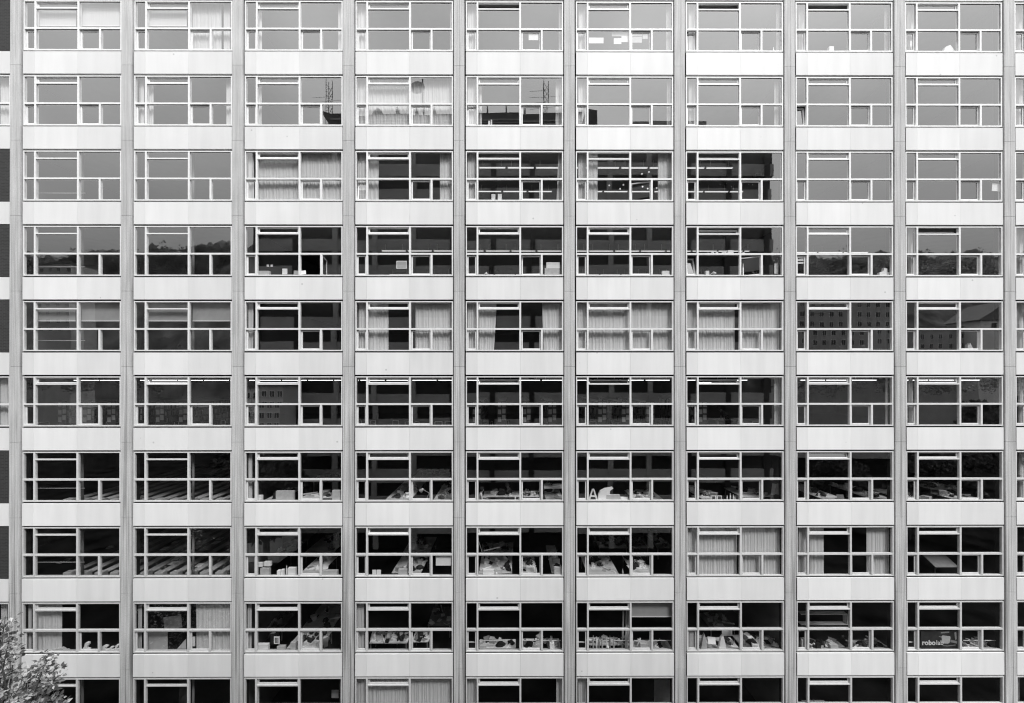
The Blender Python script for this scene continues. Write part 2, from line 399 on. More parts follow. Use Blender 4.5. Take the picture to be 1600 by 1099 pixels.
for r in range(1, 11):
    for c in range(0, 11):
        if c == 0 and r not in LEFT_WINDOWS:
            b = MB(); b.box(ux(c, 0), ux(c, 153.8), 0.01, 0.3, vz(r, 94.6), vz(r, 13.4)); b.build('brick_infill', M['brick'], BLD)
            continue
        o = Vector((ux(c, 0), 0, vz(r, 0)))
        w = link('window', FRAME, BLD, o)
        fx = (r, c) in FIXED
        link('glass_pane', rnd.choice(PANES[fx]), w)
        if not fx:
            for me, oo, op, ax in ((VENT, O_V, OPEN_V, 'x'), (NARROW, O_N, OPEN_N, 'x'), (SMALL, O_S, OPEN_S, 'z')):
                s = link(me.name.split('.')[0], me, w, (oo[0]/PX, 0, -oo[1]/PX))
                a = R(op.get((r, c), 0.0))
                j = R(rnd.uniform(-.12, .12))
                if ax == 'x':
                    s.rotation_euler = (-a + j, 0, 0)
                    if a: s.location.y += 0.02
                else:
                    s.rotation_euler = (0, 0, -a + j)
# floors, back wall, partitions
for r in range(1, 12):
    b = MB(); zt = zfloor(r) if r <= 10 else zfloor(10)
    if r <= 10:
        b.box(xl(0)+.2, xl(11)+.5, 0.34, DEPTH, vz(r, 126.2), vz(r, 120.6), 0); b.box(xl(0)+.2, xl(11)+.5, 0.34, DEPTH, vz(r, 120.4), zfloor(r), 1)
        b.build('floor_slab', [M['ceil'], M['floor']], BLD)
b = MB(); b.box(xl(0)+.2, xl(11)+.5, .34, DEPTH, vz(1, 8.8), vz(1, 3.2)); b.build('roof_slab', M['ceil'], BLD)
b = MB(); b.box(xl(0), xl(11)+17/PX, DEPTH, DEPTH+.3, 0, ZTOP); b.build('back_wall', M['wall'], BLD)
for i in (0, 11):
    b = MB(); s = -1 if i == 0 else 1
    xx = xl(i) + (0.0 if i == 0 else 17/PX); b.box(xx-.15, xx+.15, .41, DEPTH, 0, ZTOP); b.build('side_wall', M['concrete'], BLD)
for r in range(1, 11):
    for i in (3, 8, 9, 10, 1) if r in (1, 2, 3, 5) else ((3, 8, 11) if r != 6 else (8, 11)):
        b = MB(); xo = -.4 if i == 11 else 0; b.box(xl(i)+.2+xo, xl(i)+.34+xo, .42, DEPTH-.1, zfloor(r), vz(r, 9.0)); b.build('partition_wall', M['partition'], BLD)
# interior columns and rails behind the fixed windows at the left
for r in (3, 4, 5, 7, 8, 10):
    for c, px in ((1, 129.0), (2, 302.0)):
        b = MB(); b.smooth = True; p = at(px, 590 if r == 6 else 104+117.4*(r-2)+55, .55)
        b.tube((p.x, .55, zfloor(r)), (p.x, .55, vz(r, 9)), .055, n=14); b.build('round_column', M['column'], BLD)
    if r in (3, 4, 5, 7, 8):
        b = MB(); b.smooth = True; y = .45; z = vz(r, 75.5)
        b.tube((ux(1, 2), y, z), (ux(1, 83), y, z), .022); b.build('guard_rail', M['white'], BLD)
# ------------------------------------------------------------------ ground, hills and what the glass reflects
b = MB(); b.quad((-1500,-1500,0),(1500,-1500,0),(1500,1500,0),(-1500,1500,0))
tag(b.build('ground', M['ground']), kind='structure')
b = MB(); b.box(-60, 60, -6.4, -0.3, 0.002, 0.006); o = b.build('bounce_strip', M['bounce_pale']); tag(o, kind='structure')  # unseen pale strip added to bounce sun onto the lower facade

def rf(px, py, D):                             # where a thing D metres in front of the facade stands to be mirrored at this photo pixel
    k = (20 + D)/20
    return Vector(((px-800)/PX*k, -D, CAMZ + (590-py)/PX*k))
def hills():
    g = random.Random(3); b = MB(); D = 260.0; nx, ny = 640, 14
    import mathutils
    for j in range(ny):
        for i in range(nx):
            x = -560 + 1120*i/(nx-1); t = j/(ny-1)
            px = 800 + x*PX/((20+D)/20)
            ridge = 402 if px < 130 else (398 - (px-130)/230*14 if px < 360 else (384 + (px-360)*.02 if px < 1200 else 404 - (px-1200)/400*6))
            top = CAMZ + (590-ridge)/PX*((20+D)/20)
            nz = mathutils.noise.fractal(Vector((x*.06, j*.7, 1.3)), 1.0, 2.0, 4)*6.0*(0.25 + t)
            nz += mathutils.noise.noise(Vector((x*.22, j*1.3, 4)))*5*t + mathutils.noise.noise(Vector((x*.8, j*2.3, 9)))*2.6*t + max(0, mathutils.noise.noise(Vector((x*.13, 3, 2)))-.25)*14*t
            h = top*(t**0.75)
            b.v.append((x, -D+95*(1-t), max(-1, h + nz - (3 if t < .9 else 0))))
    for j in range(ny-1):
        for i in range(nx-1):
            k = j*nx+i; b.f.append((k+1, k, k+nx, k+nx+1)); b.m.append(0)
    for i in range(nx-1):                     # far slope
        a = (ny-1)*nx+i; va, vb = b.v[a], b.v[a+1]
        b.quad(va, vb, (vb[0], vb[1]-200, 0), (va[0], va[1]-200, 0))
    tag(b.build('hills', M['hill']), kind='structure')
hills()

# the tower opposite, mirrored dark in the middle windows
T = empty('slab_tower', (0, -36, 0), 'dark slab tower mirrored in the middle windows, antennas on its roof', 'building')
D = 36.0; xa, xb = rf(400, 0, D).x, rf(1213, 0, D).x; zt = rf(0, 203, D).z
b = MB(); b.box(xa, xb, -14, -.35, 0, zt-.2); b.build('glazing', M['oppdark'], T)
sp = 40*2.8/PX; k = 0; z = rf(0, 512, D).z - 12*sp
while z < zt - 1:
    if z > 0:
        b = MB(); b.box(xa, xb, -.35, 0, z, z+sp*.47); b.build('spandrel', M['opp'], T)
    z += sp; k += 1
x = xa
while x < xb:
    b = MB(); b.box(x, x+.7, -.36, .12, 0, zt); b.build('pillar', M['opp'] if int(x) % 2 else M['oppdark'], T); x += 5.55
b = MB(); b.box(xa-.2, xb+.2, -14.2, .2, zt-.2, zt+.35); b.build('roof_edge', M['opp'], T)
def rpoly(pts, y0, y1, name, m):
    b = MB(); b.prism([(rf(p[0], 0, D).x, rf(0, p[1], D).z) for p in pts], y0, y1); b.build(name, m, T)
rpoly([(503,172),(520,178),(913,174),(913,215),(540,215),(520,196)], -7, 0, 'plant_room', M['parapet'])
rpoly([(919,216),(919,169),(926,167),(938,169),(939,216)], -5, 0.01, 'stack', M['parapet'])
rpoly([(986,216),(987,195),(993,186),(1107,186),(1107,216)], -5, 0, 'stair_head', M['opp'])
rpoly([(584,176),(601,176),(599,172),(595,168),(593,165.5),(591,168),(587,171)], -1.5, -.02, 'roof_fin', M['opp'])
for px in (624, 653, 682): rpoly([(px-2.5,176),(px+3.5,176),(px+1.5,170),(px+.3,165),(px-1.5,165)], -1.5, -.02, 'roof_fin', M['opp'])
for px in (763, 793, 822): rpoly([(px-.9,176),(px+1.2,176),(px+.9,164),(px-.8,164)], -1.5, -.02, 'roof_post', M['oppdark'])
rpoly([(520,187.5),(913,187.5),(913,185.5),(520,185.5)], .001, .08, 'roof_rail', M['opp']); rpoly([(540,191.5),(913,191.5),(913,190.5),(540,190.5)], .001, .08, 'roof_rail', M['opp'])
def mast(px, y0, y1, label, n=5, lean=0):
    p0, p1 = rf(px, y0, D+3), rf(px, y1, D+3); e = empty('antenna_mast', p0, label, 'antenna')
    b = MB(); h = p1.z - p0.z
    for a in range(3):
        t = a*2.094; b.tube((.55*math.cos(t), .55*math.sin(t), -3.5), (.45*math.cos(t), .45*math.sin(t), h), .05, n=5)
    for q in range(int(h/.9)):
        for a in range(3):
            t, t2 = a*2.094, (a+1)*2.094
            b.tube((.5*math.cos(t), .5*math.sin(t), q*.9), (.5*math.cos(t2), .5*math.sin(t2), q*.9+.9), .03, n=4, cap=False)
    b.build('lattice', M['grey'], e)
    for q in range(n):
        b = MB(); zz = h*(.25+.13*q); b.tube((-2.4, 0, zz), (2.4 if q % 2 else .5, 0, zz+.3), .022, n=5); b.build('aerial', M['grey'], e)
mast(855, 195, 124, 'tall lattice antenna mast mirrored in the fifth window of the second row')
mast(518, 178, 122, 'thin antenna mast mirrored at the right of third window, second row', 3)
e = empty('satellite_dish', rf(664, 176, D+3), 'round satellite dish on a pole mirrored in the fourth window, second row', 'antenna')
b = MB(); b.tube((0,0,-4), (0,0,rf(0,120,D).z-rf(0,176,D).z), .12, n=6); b.build('pole', M['dark'], e)
b = MB(); b.lathe([(.05,0),(.7,.12),(1.1,.4)], 16); o = b.build('dish', M['grey'], e, (-.6, .3, rf(0,140,D).z-rf(0,176,D).z)); o.rotation_euler = (R(-80), 0, 0)

def block(px0, px1, pyt, D, label, name, m, wx, wz, sx, sz, depth=10, zmin=2):
    a, c = rf(px0, pyt, D), rf(px1, pyt, D)
    e = empty(name, ((a.x+c.x)/2, -D, 0), label, 'building'); w = c.x-a.x
    b = MB(); b.box(-w/2, w/2, -depth, 0, 0, a.z); b.build('wall', m, e)
    b = MB(); b.box(-w/2-.3, w/2+.3, -depth-.3, .3, a.z, a.z+.4); b.build('roof', M['roof'], e)
    z = a.z - sz; n = 0
    while z > max(zmin, a.z-32) and n < 90:
        x = -w/2 + sx*.3
        while x < w/2 - wx and n < 90:
            f = MB(); f.box(x-.08, x+wx+.08, -.1, .06, z-.08, z+wz+.08); fo = f.build('window', M['white'], e)
            g = MB(); g.box(x, x+wx/2-.04, .062, .07, z, z+wz); g.box(x+wx/2+.04, x+wx, .062, .07, z, z+wz); g.build('window_pane', M['oppdark'], fo)
            x += sx; n += 1
        z -= sz
    return e
block(1222, 1402, 446, 100, 'grey apartment block with rows of small windows mirrored in the eighth column, fifth row', 'apartment_block', M['opp'], 1.2, 1.5, 2.9, 2.95)
block(1425, 1600, 512, 110, 'long low housing terrace mirrored in the ninth window of the fifth row', 'housing_terrace', M['opp'], 1.1, 1.5, 3.2, 3.1, zmin=30)
block(384, 443, 603, 32, 'white block with balcony bands mirrored in the third window of the sixth row', 'balcony_block', M['render'], .55, .7, 1.0, 1.35, 6, zmin=9)
block(62, 116, 411, 150, 'flat-roofed pavilion mirrored low in the first window of the fourth row', 'flat_roofed_pavilion', M['opp'], 1.6, 1.4, 4, 3.2)
a = rf(1578, 500, 105); e = empty('gabled_house', (a.x, -105, 0), 'pale gabled house mirrored at right of the ninth window, fifth row', 'house')
b = MB(); b.box(-8, 8, -10, 0, 0, a.z); b.build('wall', M['render'], e)
b = MB(); b.prism([(-9, a.z), (9, a.z), (0, a.z+6)], -10.5, .5); b.build('roof', M['roof'], e)
for x in (-4.5, 2.5):
    f = MB(); f.box(x, x+1.8, 0.0, .06, a.z-3, a.z-1); f.build('window', M['oppdark'], e)

def leafy(name, n, rad, size, seed, matl, lobes=None, flat=1.0):
    g = random.Random(seed); b = MB()
    lobes = lobes or [((0, 0, 0), rad)]
    tw = sum(q[1]**3 for q in lobes)
    for (c, rr) in lobes:
        for _ in range(int(n*rr**3/tw)):
            while True:
                v = Vector((g.uniform(-1,1), g.uniform(-1,1), g.uniform(-1,1)))
                if v.length < 1: break
            v = v.normalized()*(v.length**.55)
            p = Vector(c) + Vector((v.x*rr, v.y*rr, v.z*rr*flat))
            d = Vector((g.gauss(0,1), g.gauss(0,1), g.gauss(0,.6))).normalized(); e2 = d.orthogonal().normalized()
            e2 = (e2*math.cos(g.random()*6.3) + d.cross(e2)*math.sin(g.random()*6.3)).normalized(); f2 = d.cross(e2)
            s = size*g.uniform(.6, 1.35)
            q = f2*(s*.36); top = p + e2*s
            k = len(b.v); mid = p + e2*(s*.5)
            b.v += [tuple(p), tuple(mid-q-d*s*.1), tuple(top), tuple(mid+q-d*s*.1)]
            b.f += [(k, k+1, k+2), (k, k+2, k+3)]; b.m += [0, 0]
    return b
# the far wood on the hills: one mass
def wood():
    g = random.Random(31); b = MB()
    D0 = 250.0; k = (20+D0)/20
    for n in range(760):
        px = g.choice((g.uniform(10, 385), g.uniform(1215, 1600))); low = n >= 600
        if low: px = g.choice((g.uniform(10, 385), g.uniform(1215, 1600), g.uniform(1215, 1600)))
        ridge = 404 if px < 130 else (400 - (px-130)/230*14 if px < 390 else 406 - (px-1200)/400*6)
        t = g.random()**1.6; py = ridge + 4 + t*60
        DD = g.uniform(70, 90) if low else D0
        if low: py = g.uniform(552, 608); k = (20+DD)/20
        else: k = (20+D0)/20
        c = Vector(((px-800)/PX*k, -DD+g.uniform(-4, 4)+(0 if low else t*30), CAMZ+(590-py)/PX*k)); rad = g.uniform(1.2, 2.4) if low else g.uniform(2.2, 5.0); tall = g.uniform(.8, 1.5) if g.random() < .85 else 2.3
        for _ in range(110):
            d = Vector((g.gauss(0,1), g.gauss(0,1), g.gauss(0,1))).normalized()*(g.random()**.4)
            p = c + Vector((d.x*rad*(1 if tall < 2 else (.55-.4*d.z)), d.y*rad, d.z*rad*tall))
            a = Vector((g.gauss(0,1), g.gauss(0,1), g.gauss(0,1))).normalized(); w = a.orthogonal().normalized(); s = g.uniform(.12, .35) if low else g.uniform(.35, .85)
            b.quad(p-a*s, p+w*s*.6, p+a*s, p-w*s*.6)
    tag(b.build('woodland', M['hazeleaf']), 'distant wood along the skyline mirrored in the fourth-row windows', 'woodland', None, 'stuff')
wood()
# dark trees mirrored in the lower right windows
proto = None; g = random.Random(11)
TL = ['broad dark tree mirrored in the eighth window, seventh row', 'tall dark tree mirrored in the ninth window, seventh row', 'dark tree mirrored in the ninth window, eighth row',
      'dark spreading tree mirrored at the far right, sixth row', 'dark tree mirrored below the balcony block, third window of seventh row', 'dark tree mirrored low in the second window, seventh row', 'dark tree mirrored low in the first window, sixth row']
for (px, py, D, s), lab in zip(((1320, 700, 44, 1.0), (1480, 690, 40, 1.05), (1400, 740, 34, .9), (1570, 640, 52, 1.2), (418, 672, 27, 1.0)), TL):
    h = rf(px, py, D).z
    if proto is None:
        proto = empty('dark_tree', (0,0,0), lab, 'tree')
        b = MB(); b.smooth = True; b.tube((0,0,0), (0,0,6), .35, .22, n=10)
        for k in range(9):
            t = k*2.4; b.tube((0,0,3.5+.4*k), (2.9*math.cos(t), 2.9*math.sin(t), 7+.55*k), .13, .03, n=6)
        b.build('trunk', M['bark'], proto)
        lo = [((2.6*math.cos(k*2.4)*(1-.03*k), 2.6*math.sin(k*2.4), 6+.75*k), g.uniform(1.5, 2.3)) for k in range(9)]
        leafy('crown', 9000, 4, .5, 5, None, lo).build('crown', M['darkleaf'], proto); o = proto
    else: o = copy_tree(proto); o['label'] = lab
    o.location = (rf(px, py, D).x, -D, 0); sc = max(.5, h/14.5)*s; o.scale = (sc, sc, sc); o['group'] = 'trees across the way'
    o.rotation_euler = (0, 0, g.random()*6)
# ------------------------------------------------------------------ curtains and blinds
def W_(r, c):
    if c == 0: return f'at the left edge, {ORD[r]} row'
    if c == 10: return f'at the right edge, {ORD[r]} row'
    return f'{ORD[c]} window of {ORD[r]} row'
def col_of(px):
    for c in range(0, 11):
        a = at(px, 590, 0).x
        if a < xl(c+1) + 8/PX: return c
    return 10
def curtain(r, x0, x1, dx0=0.0, dx1=0.0, sheer=False, y=.27, look=None):
    """Hanging cloth seen between photo columns x0..x1; dx0/dx1 pull the lower corners sideways (metres)."""
    g = random.Random(int(r*1000+x0)); pym = 104+117.4*(r-2)+55
    a, b_ = at(x0, pym, y).x, at(x1, pym, y).x
    zt, zb = vz(r, 11.0), zfloor(r)+.12
    w = b_-a; n = max(10, int(w/.028)); rows = 9
    ph = 0.0; off = []; per = g.uniform(.12, .17)
    for i in range(n+1):
        ph += w/n*2*math.pi/per*(1+.5*math.sin(i*.37+g.random()*.3)); off.append((ph, .028*g.uniform(.7, 1.3)))
    m = MB(); m.smooth = True
    for j in range(rows):
        t = j/(rows-1); z = zt+(zb-zt)*t
        for i in range(n+1):
            s = i/n; amp = off[i][1]*(.5+.5*t)*.9
            x = a + w*s + (dx0*(1-s)+dx1*s)*t**1.4
            m.v.append((x + .006*math.sin(off[i][0]*.5), y + amp*math.sin(off[i][0] + .25*math.sin(t*3+i*.2)), z))
    for j in range(rows-1):
        for i in range(n):
            k = j*(n+1)+i; m.f.append((k, k+1, k+n+2, k+n+1)); m.m.append(0)
    c = col_of((x0+x1)/2); u0, u1 = (a-ux(c,0))*PX, (b_-ux(c,0))*PX
    o = m.build('curtain', M['sheer'] if sheer else M['curtain'])
    if look is None:
        wd = 'thin edge of curtain' if w < .27 else ('gathered pale curtain' if w < .75 else ('broad pleated curtain' if w < 2.6 else 'full-width pleated curtain'))
        um = (u0+u1)/2
        if c in (0, 10): pos = 'seen behind the cut-off window'
        elif w > 2.6: pos = 'closing the whole'
        elif um < 21: pos = 'behind narrow left pane of'
        elif um < 60: pos = 'left of centre in'
        elif um < 108: pos = 'just right of middle in'
        elif u0 < 110: pos = 'across the right half of'
        else: pos = 'at the right jamb of'
        look = f'{wd} {pos} {W_(r, c)}'
    tag(o, look, 'curtain', 'curtains behind the office windows'); return o

for r, x0, x1, *k in (
    (1,300,346),(1,349,360),(1,401,409),(1,528,535),(1,556,572),(1,703,707),(1,730,744),(1,873,878),(1,904,915),(1,1041,1050),(1,1076,1086),(1,1213,1223),
    (1,1248,1256),(1,1382,1393),(1,1418,1430),(1,1588,1600),
    (2,0,14),(2,211,225),(2,229,240),(2,353,361),(2,402,409),(2,555,572),(2,575,707),(2,730,744),(2,749,753),(2,868,878),(2,903,915),(2,1042,1050),(2,1076,1086),(2,1210,1223),(2,1588,1600),
    (3,383,397),(3,400,466),(3,471,534),(3,558,572),(3,575,592),(3,687,707),(3,730,743),(3,872,878,-.12,0),(3,903,915),(3,919,934),(3,1028,1050),
    (4,1419,1426),(4,1588,1600),
    (5,384,396),(5,560,572),(5,576,607),(5,649,707),(5,730,744),(5,748,776,0,-.2),(5,847,878,.1,0),(5,901,916),(5,918,1050),(5,1073,1087),(5,1090,1148),(5,1156,1224),(5,1588,1600),
    (6,0,12),(6,1210,1222),(6,1384,1392),(6,1420,1426),(6,1592,1600),
    (7,1592,1600),(7,384,394),
    (8,1074,1088),(8,1091,1152),(8,1157,1224),(8,1248,1261),(8,1265,1287),(8,1354,1396),
    (9,38,50),(9,55,97),(9,209,222),(9,228,231),(9,306,360),(9,557,569),(9,383,393),(9,1,11),
    (10,556,572),(10,574,706),(10,729,744),(10,869,878),(10,903,916),(10,531,534),(10,402,405),(10,1590,1594)):
    dx = k if k else (0, 0)
    curtain(r, x0, x1, dx[0], dx[1], sheer=(r, x0) in ((2,575),(2,555),(1,300),(1,349)))

def blind(r, px0, px1, py, label, bar=True, y=.24, m='blind'):
    a, b_ = at(px0, py, y), at(px1, py, y); zt = vz(r, 11)
    e = empty('roller_blind', ((a.x+b_.x)/2, y, zt), label, 'blind', 'roller blinds half down'); w = b_.x-a.x
    b = MB(); b.box(-w/2, w/2, -.002, .002, a.z-zt, 0); b.build('blind_cloth', M[m], e)
    b = MB(); b.tube((-w/2, .03, 0), (w/2, .03, 0), .035, n=10); b.build('roller', M['metal'], e)
    if bar: b = MB(); b.box(-w/2, w/2, -.012, .012, a.z-zt-.045, a.z-zt); b.build('bottom_bar', M['white'], e)
for r, x0, x1, py, lab in (
    (5,57,118,501,'grey roller blind with white bottom bar, middle light, first window of fifth row'),(5,127,187,501,'grey roller blind behind the right light, first window of fifth row'),
    (5,229,293,501,'grey roller blind with white bar, middle light, second window of fifth row'),(5,301,360,501,'grey roller blind behind the right light, second window of fifth row'),
    (1,56,119,40,'pale blind half down in the middle light, first window of first row'),(1,128,187,40,'pale blind half down in the right light, first window of first row'),
    (1,228,292,40,'pale blind half down in the middle light, second window of first row'),
    (9,987,1050,963,'grey blind lowered a little in right light, sixth window of ninth row')):
    blind(r, x0, x1, py, lab, m='sheer' if r == 1 else 'blind')

# ------------------------------------------------------------------ fluorescent lights
def light_mesh(L, m):
    b = MB(); b.box(-L/2, L/2, -.05, .05, .03, .08, 0); b.box(-L/2+.02, L/2-.02, -.035, .035, 0, .03, 1)
    for s in (-1, 1): b.box(s*L*.35-.01, s*L*.35+.01, -.01, .01, .08, .42, 0)
    return b.mesh('ceiling_light', [M['white'], m])
LM = light_mesh(1.42, M['tube']); LD = light_mesh(1.42, M['dimtube'])
def lights(r, xa, xb, py, x_ref, skip=(), n_label=''):
    zl = vz(r, 9.0) - .43
    y = 3.3 if r == 6 else gp(800, py, zl).y
    k = (20+y)/20; step = 1.52
    X0 = (x_ref-800)/PX*k
    a, b_ = (xa-800)/PX*k, (xb-800)/PX*k
    x = X0 - math.floor((X0-a)/step)*step + step/2
    while x < b_ - .4:
        pxx = 800 + x*PX/k
        if not any(s0 < pxx < s1 for s0, s1 in skip):
            o = link('ceiling_light', LM if py in (595, 455) else LD, None, (x, y, zl)); tag(o, n_label, 'ceiling light', f'fluorescent lights of the {ORD[r]} row {py}')
        x += step
lights(6, 84, 1540, 595, 445.6, ((1168,1246),(1395,1420)), 'lit fluorescent tube in the long line along the ceiling of the sixth row')
lights(4, 585, 1235, 393, 600, ((1200,1240),), 'lit fluorescent tube in the nearest ceiling line of the fourth row')
lights(4, 1240, 1355, 395, 1243, (), 'lit fluorescent tube near the glass, eighth window of fourth row')
lights(4, 605, 1170, 430, 612, (), 'lit fluorescent tube in the middle ceiling line of the fourth row')
lights(4, 600, 1140, 455, 604, (), 'lit fluorescent tube in the farthest ceiling line of the fourth row')
lights(3, 745, 1180, 300, 750, ((880,900),), 'lit fluorescent tube low in the dark windows of the third row')
lights(3, 745, 1160, 263, 752, (), 'lit fluorescent tube high in the dark windows of the third row')

# ------------------------------------------------------------------ paper and signs on the glass
def paper(px0, px1, py0, py1, label, m='paper', tilt=0.0, name='paper_sheet', cat='paper', y=.128, group=None):
    a, c = at(px0, py0, y), at(px1, py1, y); w, h = abs(c.x-a.x), abs(a.z-c.z)
    b = MB(); b.box(-w/2, w/2, -.002, .002, -h/2, h/2)
    o = b.build(name, M[m], None, ((a.x+c.x)/2, y, (a.z+c.z)/2)); o.rotation_euler = (0, R(tilt), 0)
    return tag(o, label, cat, group)
paper(826,841,54,63,'white sheet taped to the small casement, fifth window of first row')
paper(920,943,59,68,'wide white sheet taped at left, sixth window of first row')
paper(959,971,60,69,'square white sheet taped below a bigger pale one, sixth window of first row')
paper(971,982,57,66,'white sheet taped beside the mullion, sixth window of first row')
paper(956,982,48.5,57,'translucent pale sheet above white ones, sixth window of first row','paper2')
paper(988,1003,58,67,'pale sheet low on the casement, sixth window of first row','paper2')
paper(1004,1012,51,61,'small pale sheet at casement right, sixth window of first row','paper2')
paper(988,1003,51,57,'pale strip of paper high on the casement, sixth window of first row','paper2')
paper(1550,1564,287,299,'white sheet stuck a little tilted at right, ninth window of third row', tilt=4)
paper(1422,1427,64,73,'small white notice in narrow pane, ninth window of first row')
for k, (x, y_) in enumerate(((1251,402),(1251,406.5),(1251,411))): paper(x-5, x+5, y_-1.4, y_+1.4, 'white paper strip stacked in the narrow pane, eighth window of fourth row', group='paper strips in the narrow pane')
paper(681,705,868,884,'white sheet taped high in right pane, fourth window of eighth row')
paper(1277,1283,879,887,'small white notice pinned on curtain edge, eighth window of eighth row', y=.34)
e = empty('framed_notice', at(627.5,414,.128), 'pale notice with a white border on glass, fourth window of fourth row', 'notice')
b = MB(); b.box(-.27,.27,-.006,.006,-.2,.2); b.build('border', M['white'], e)
b = MB(); b.box(-.225,.225,-.010,-.007,-.155,.155); b.build('sheet', M['paper2'], e)
for (x, y_) in ((1003,272),(1014,269),(952,290),(974,289),(969,295.5),(1004,292),(1012,295),(1026,294),(1030,299)):
    p = at(x, y_, .128); b = MB(); b.lathe([(.045,-.002),(.045,.002)], 14); o = b.build('window_sticker', M['white'], None, p); o.rotation_euler = (R(90),0,0)
    tag(o, 'round white dot stuck on dark glass, sixth window of third row', 'sticker', 'white dots on the glass')
for (x, y_) in ((1125,288),(1135,287),(1143,292),(1146,295),(1170,288),(1176,289)):
    p = at(x, y_, .128); b = MB(); b.lathe([(.018,-.002),(.018,.002)], 10); o = b.build('window_sticker', M['paper2'], None, p); o.rotation_euler = (R(90),0,0)
    tag(o, 'tiny pale dot stuck on dark glass, seventh window of third row', 'sticker', 'pale dots on the glass')

# laboratory sign
a, c = at(1439.3, 986, .10), at(1496.5, 1014.5, .10)
e = empty('window_sign', a, 'dark printed sign reading robolab in the ninth window of the ninth row', 'sign')
w, h = c.x-a.x, a.z-c.z
b = MB(); b.box(0, w, 0, .006, -h, 0); b.build('sign_panel', mat('sign_print', .03, .5, .8, 1.4), e)
def sx(px): return (px-1439.3)/(1496.5-1439.3)*w
def sz(py): return -(py-986)/(1014.5-986)*h
def letters(t, px, py, size, off, m, wide):
    cu = bpy.data.curves.new('lettering', 'FONT'); cu.body = t; cu.size = size; cu.offset = off; cu.extrude = .002; cu.space_character = wide
    cu.materials.append(M[m]); tmp = bpy.data.objects.new('lettering', cu); COL.objects.link(tmp)
    me = bpy.data.meshes.new_from_object(tmp.evaluated_get(bpy.context.evaluated_depsgraph_get())); bpy.data.objects.remove(tmp)
    o = link('lettering', me, e)
    o.location = (sx(px), -.006, sz(py)); o.rotation_euler = (R(90), 0, 0); return o
letters('robo', 1440.3, 1007.6, .335, .012, 'white', 1.04)
letters('lab', 1462.4, 1007.6, .335, .002, 'paper', 1.0)
b = MB(); b.prism([(sx(px), sz(py)) for px, py in ((1471,994.5),(1473,993),(1484.5,994.5),(1485,997),(1483.5,1004.5),(1481,1005.8),(1474.5,1005.5),(1472,1003))], -.006, -.002); b.build('printed_machine', M['paper2'], e)
for q in (((1467,994),(1471,995),(1471,996.5),(1467,995.2)), ((1485,1000),(1495.5,1002),(1495.5,1006),(1485,1003.5)), ((1491,989),(1494,987.5),(1495,999),(1492.5,1000)), ((1470,988),(1483,987),(1483,989),(1470,990)), ((1473,1008),(1480,1009),(1493,1007.5),(1493,1008.6),(1480,1010.2),(1473,1009.5))):
    b = MB(); b.prism([(sx(px), sz(py)) for px, py in q], -.004, -.001); b.build('printed_detail', M['grey'], e)
e = empty('window_poster', at(432.5,1000.5,.128), 'small white poster with three dark bars, third window of ninth row', 'poster')
b = MB(); b.box(-.145,.145,-.003,.003,-.19,.19); b.build('poster_sheet', M['paper'], e)
for x in (-.06, 0, .06): b = MB(); b.box(x-.018, x+.018, -.007, -.004, -.14, .12); b.build('printed_bar', M['dark'], e)
# ------------------------------------------------------------------ furniture
def desk(r, x0, x1, yn, yf, label, m='top'):
    z = zdesk(r); n = gp((x0+x1)/2, yn, z); f = gp((x0+x1)/2, yf, z); k = (20+n.y)/20
    y0 = max(.42, n.y); y1 = max(y0+.5, f.y); X0, X1 = gp(x0, yn, z).x, gp(x1, yn, z).x
    w, d = X1-X0, y1-y0
    e = empty('work_table', ((X0+X1)/2, (y0+y1)/2, zfloor(r)), label, 'table', 'work tables behind the glass')
    h = z-zfloor(r)
    b = MB(); b.box(-w/2, w/2, -d/2, d/2, h-.035, h); b.build('table_top', M[m], e)
    for sx_ in (-1, 1):
        for sy in (-1, 1):
            b = MB(); x, y = sx_*(w/2-.06), sy*(d/2-.06); b.box(x-.022, x+.022, y-.022, y+.022, 0, h-.036); b.build('leg', M['metal'], e)
    return ((X0+X1)/2, (y0+y1)/2, z, w, d, label)
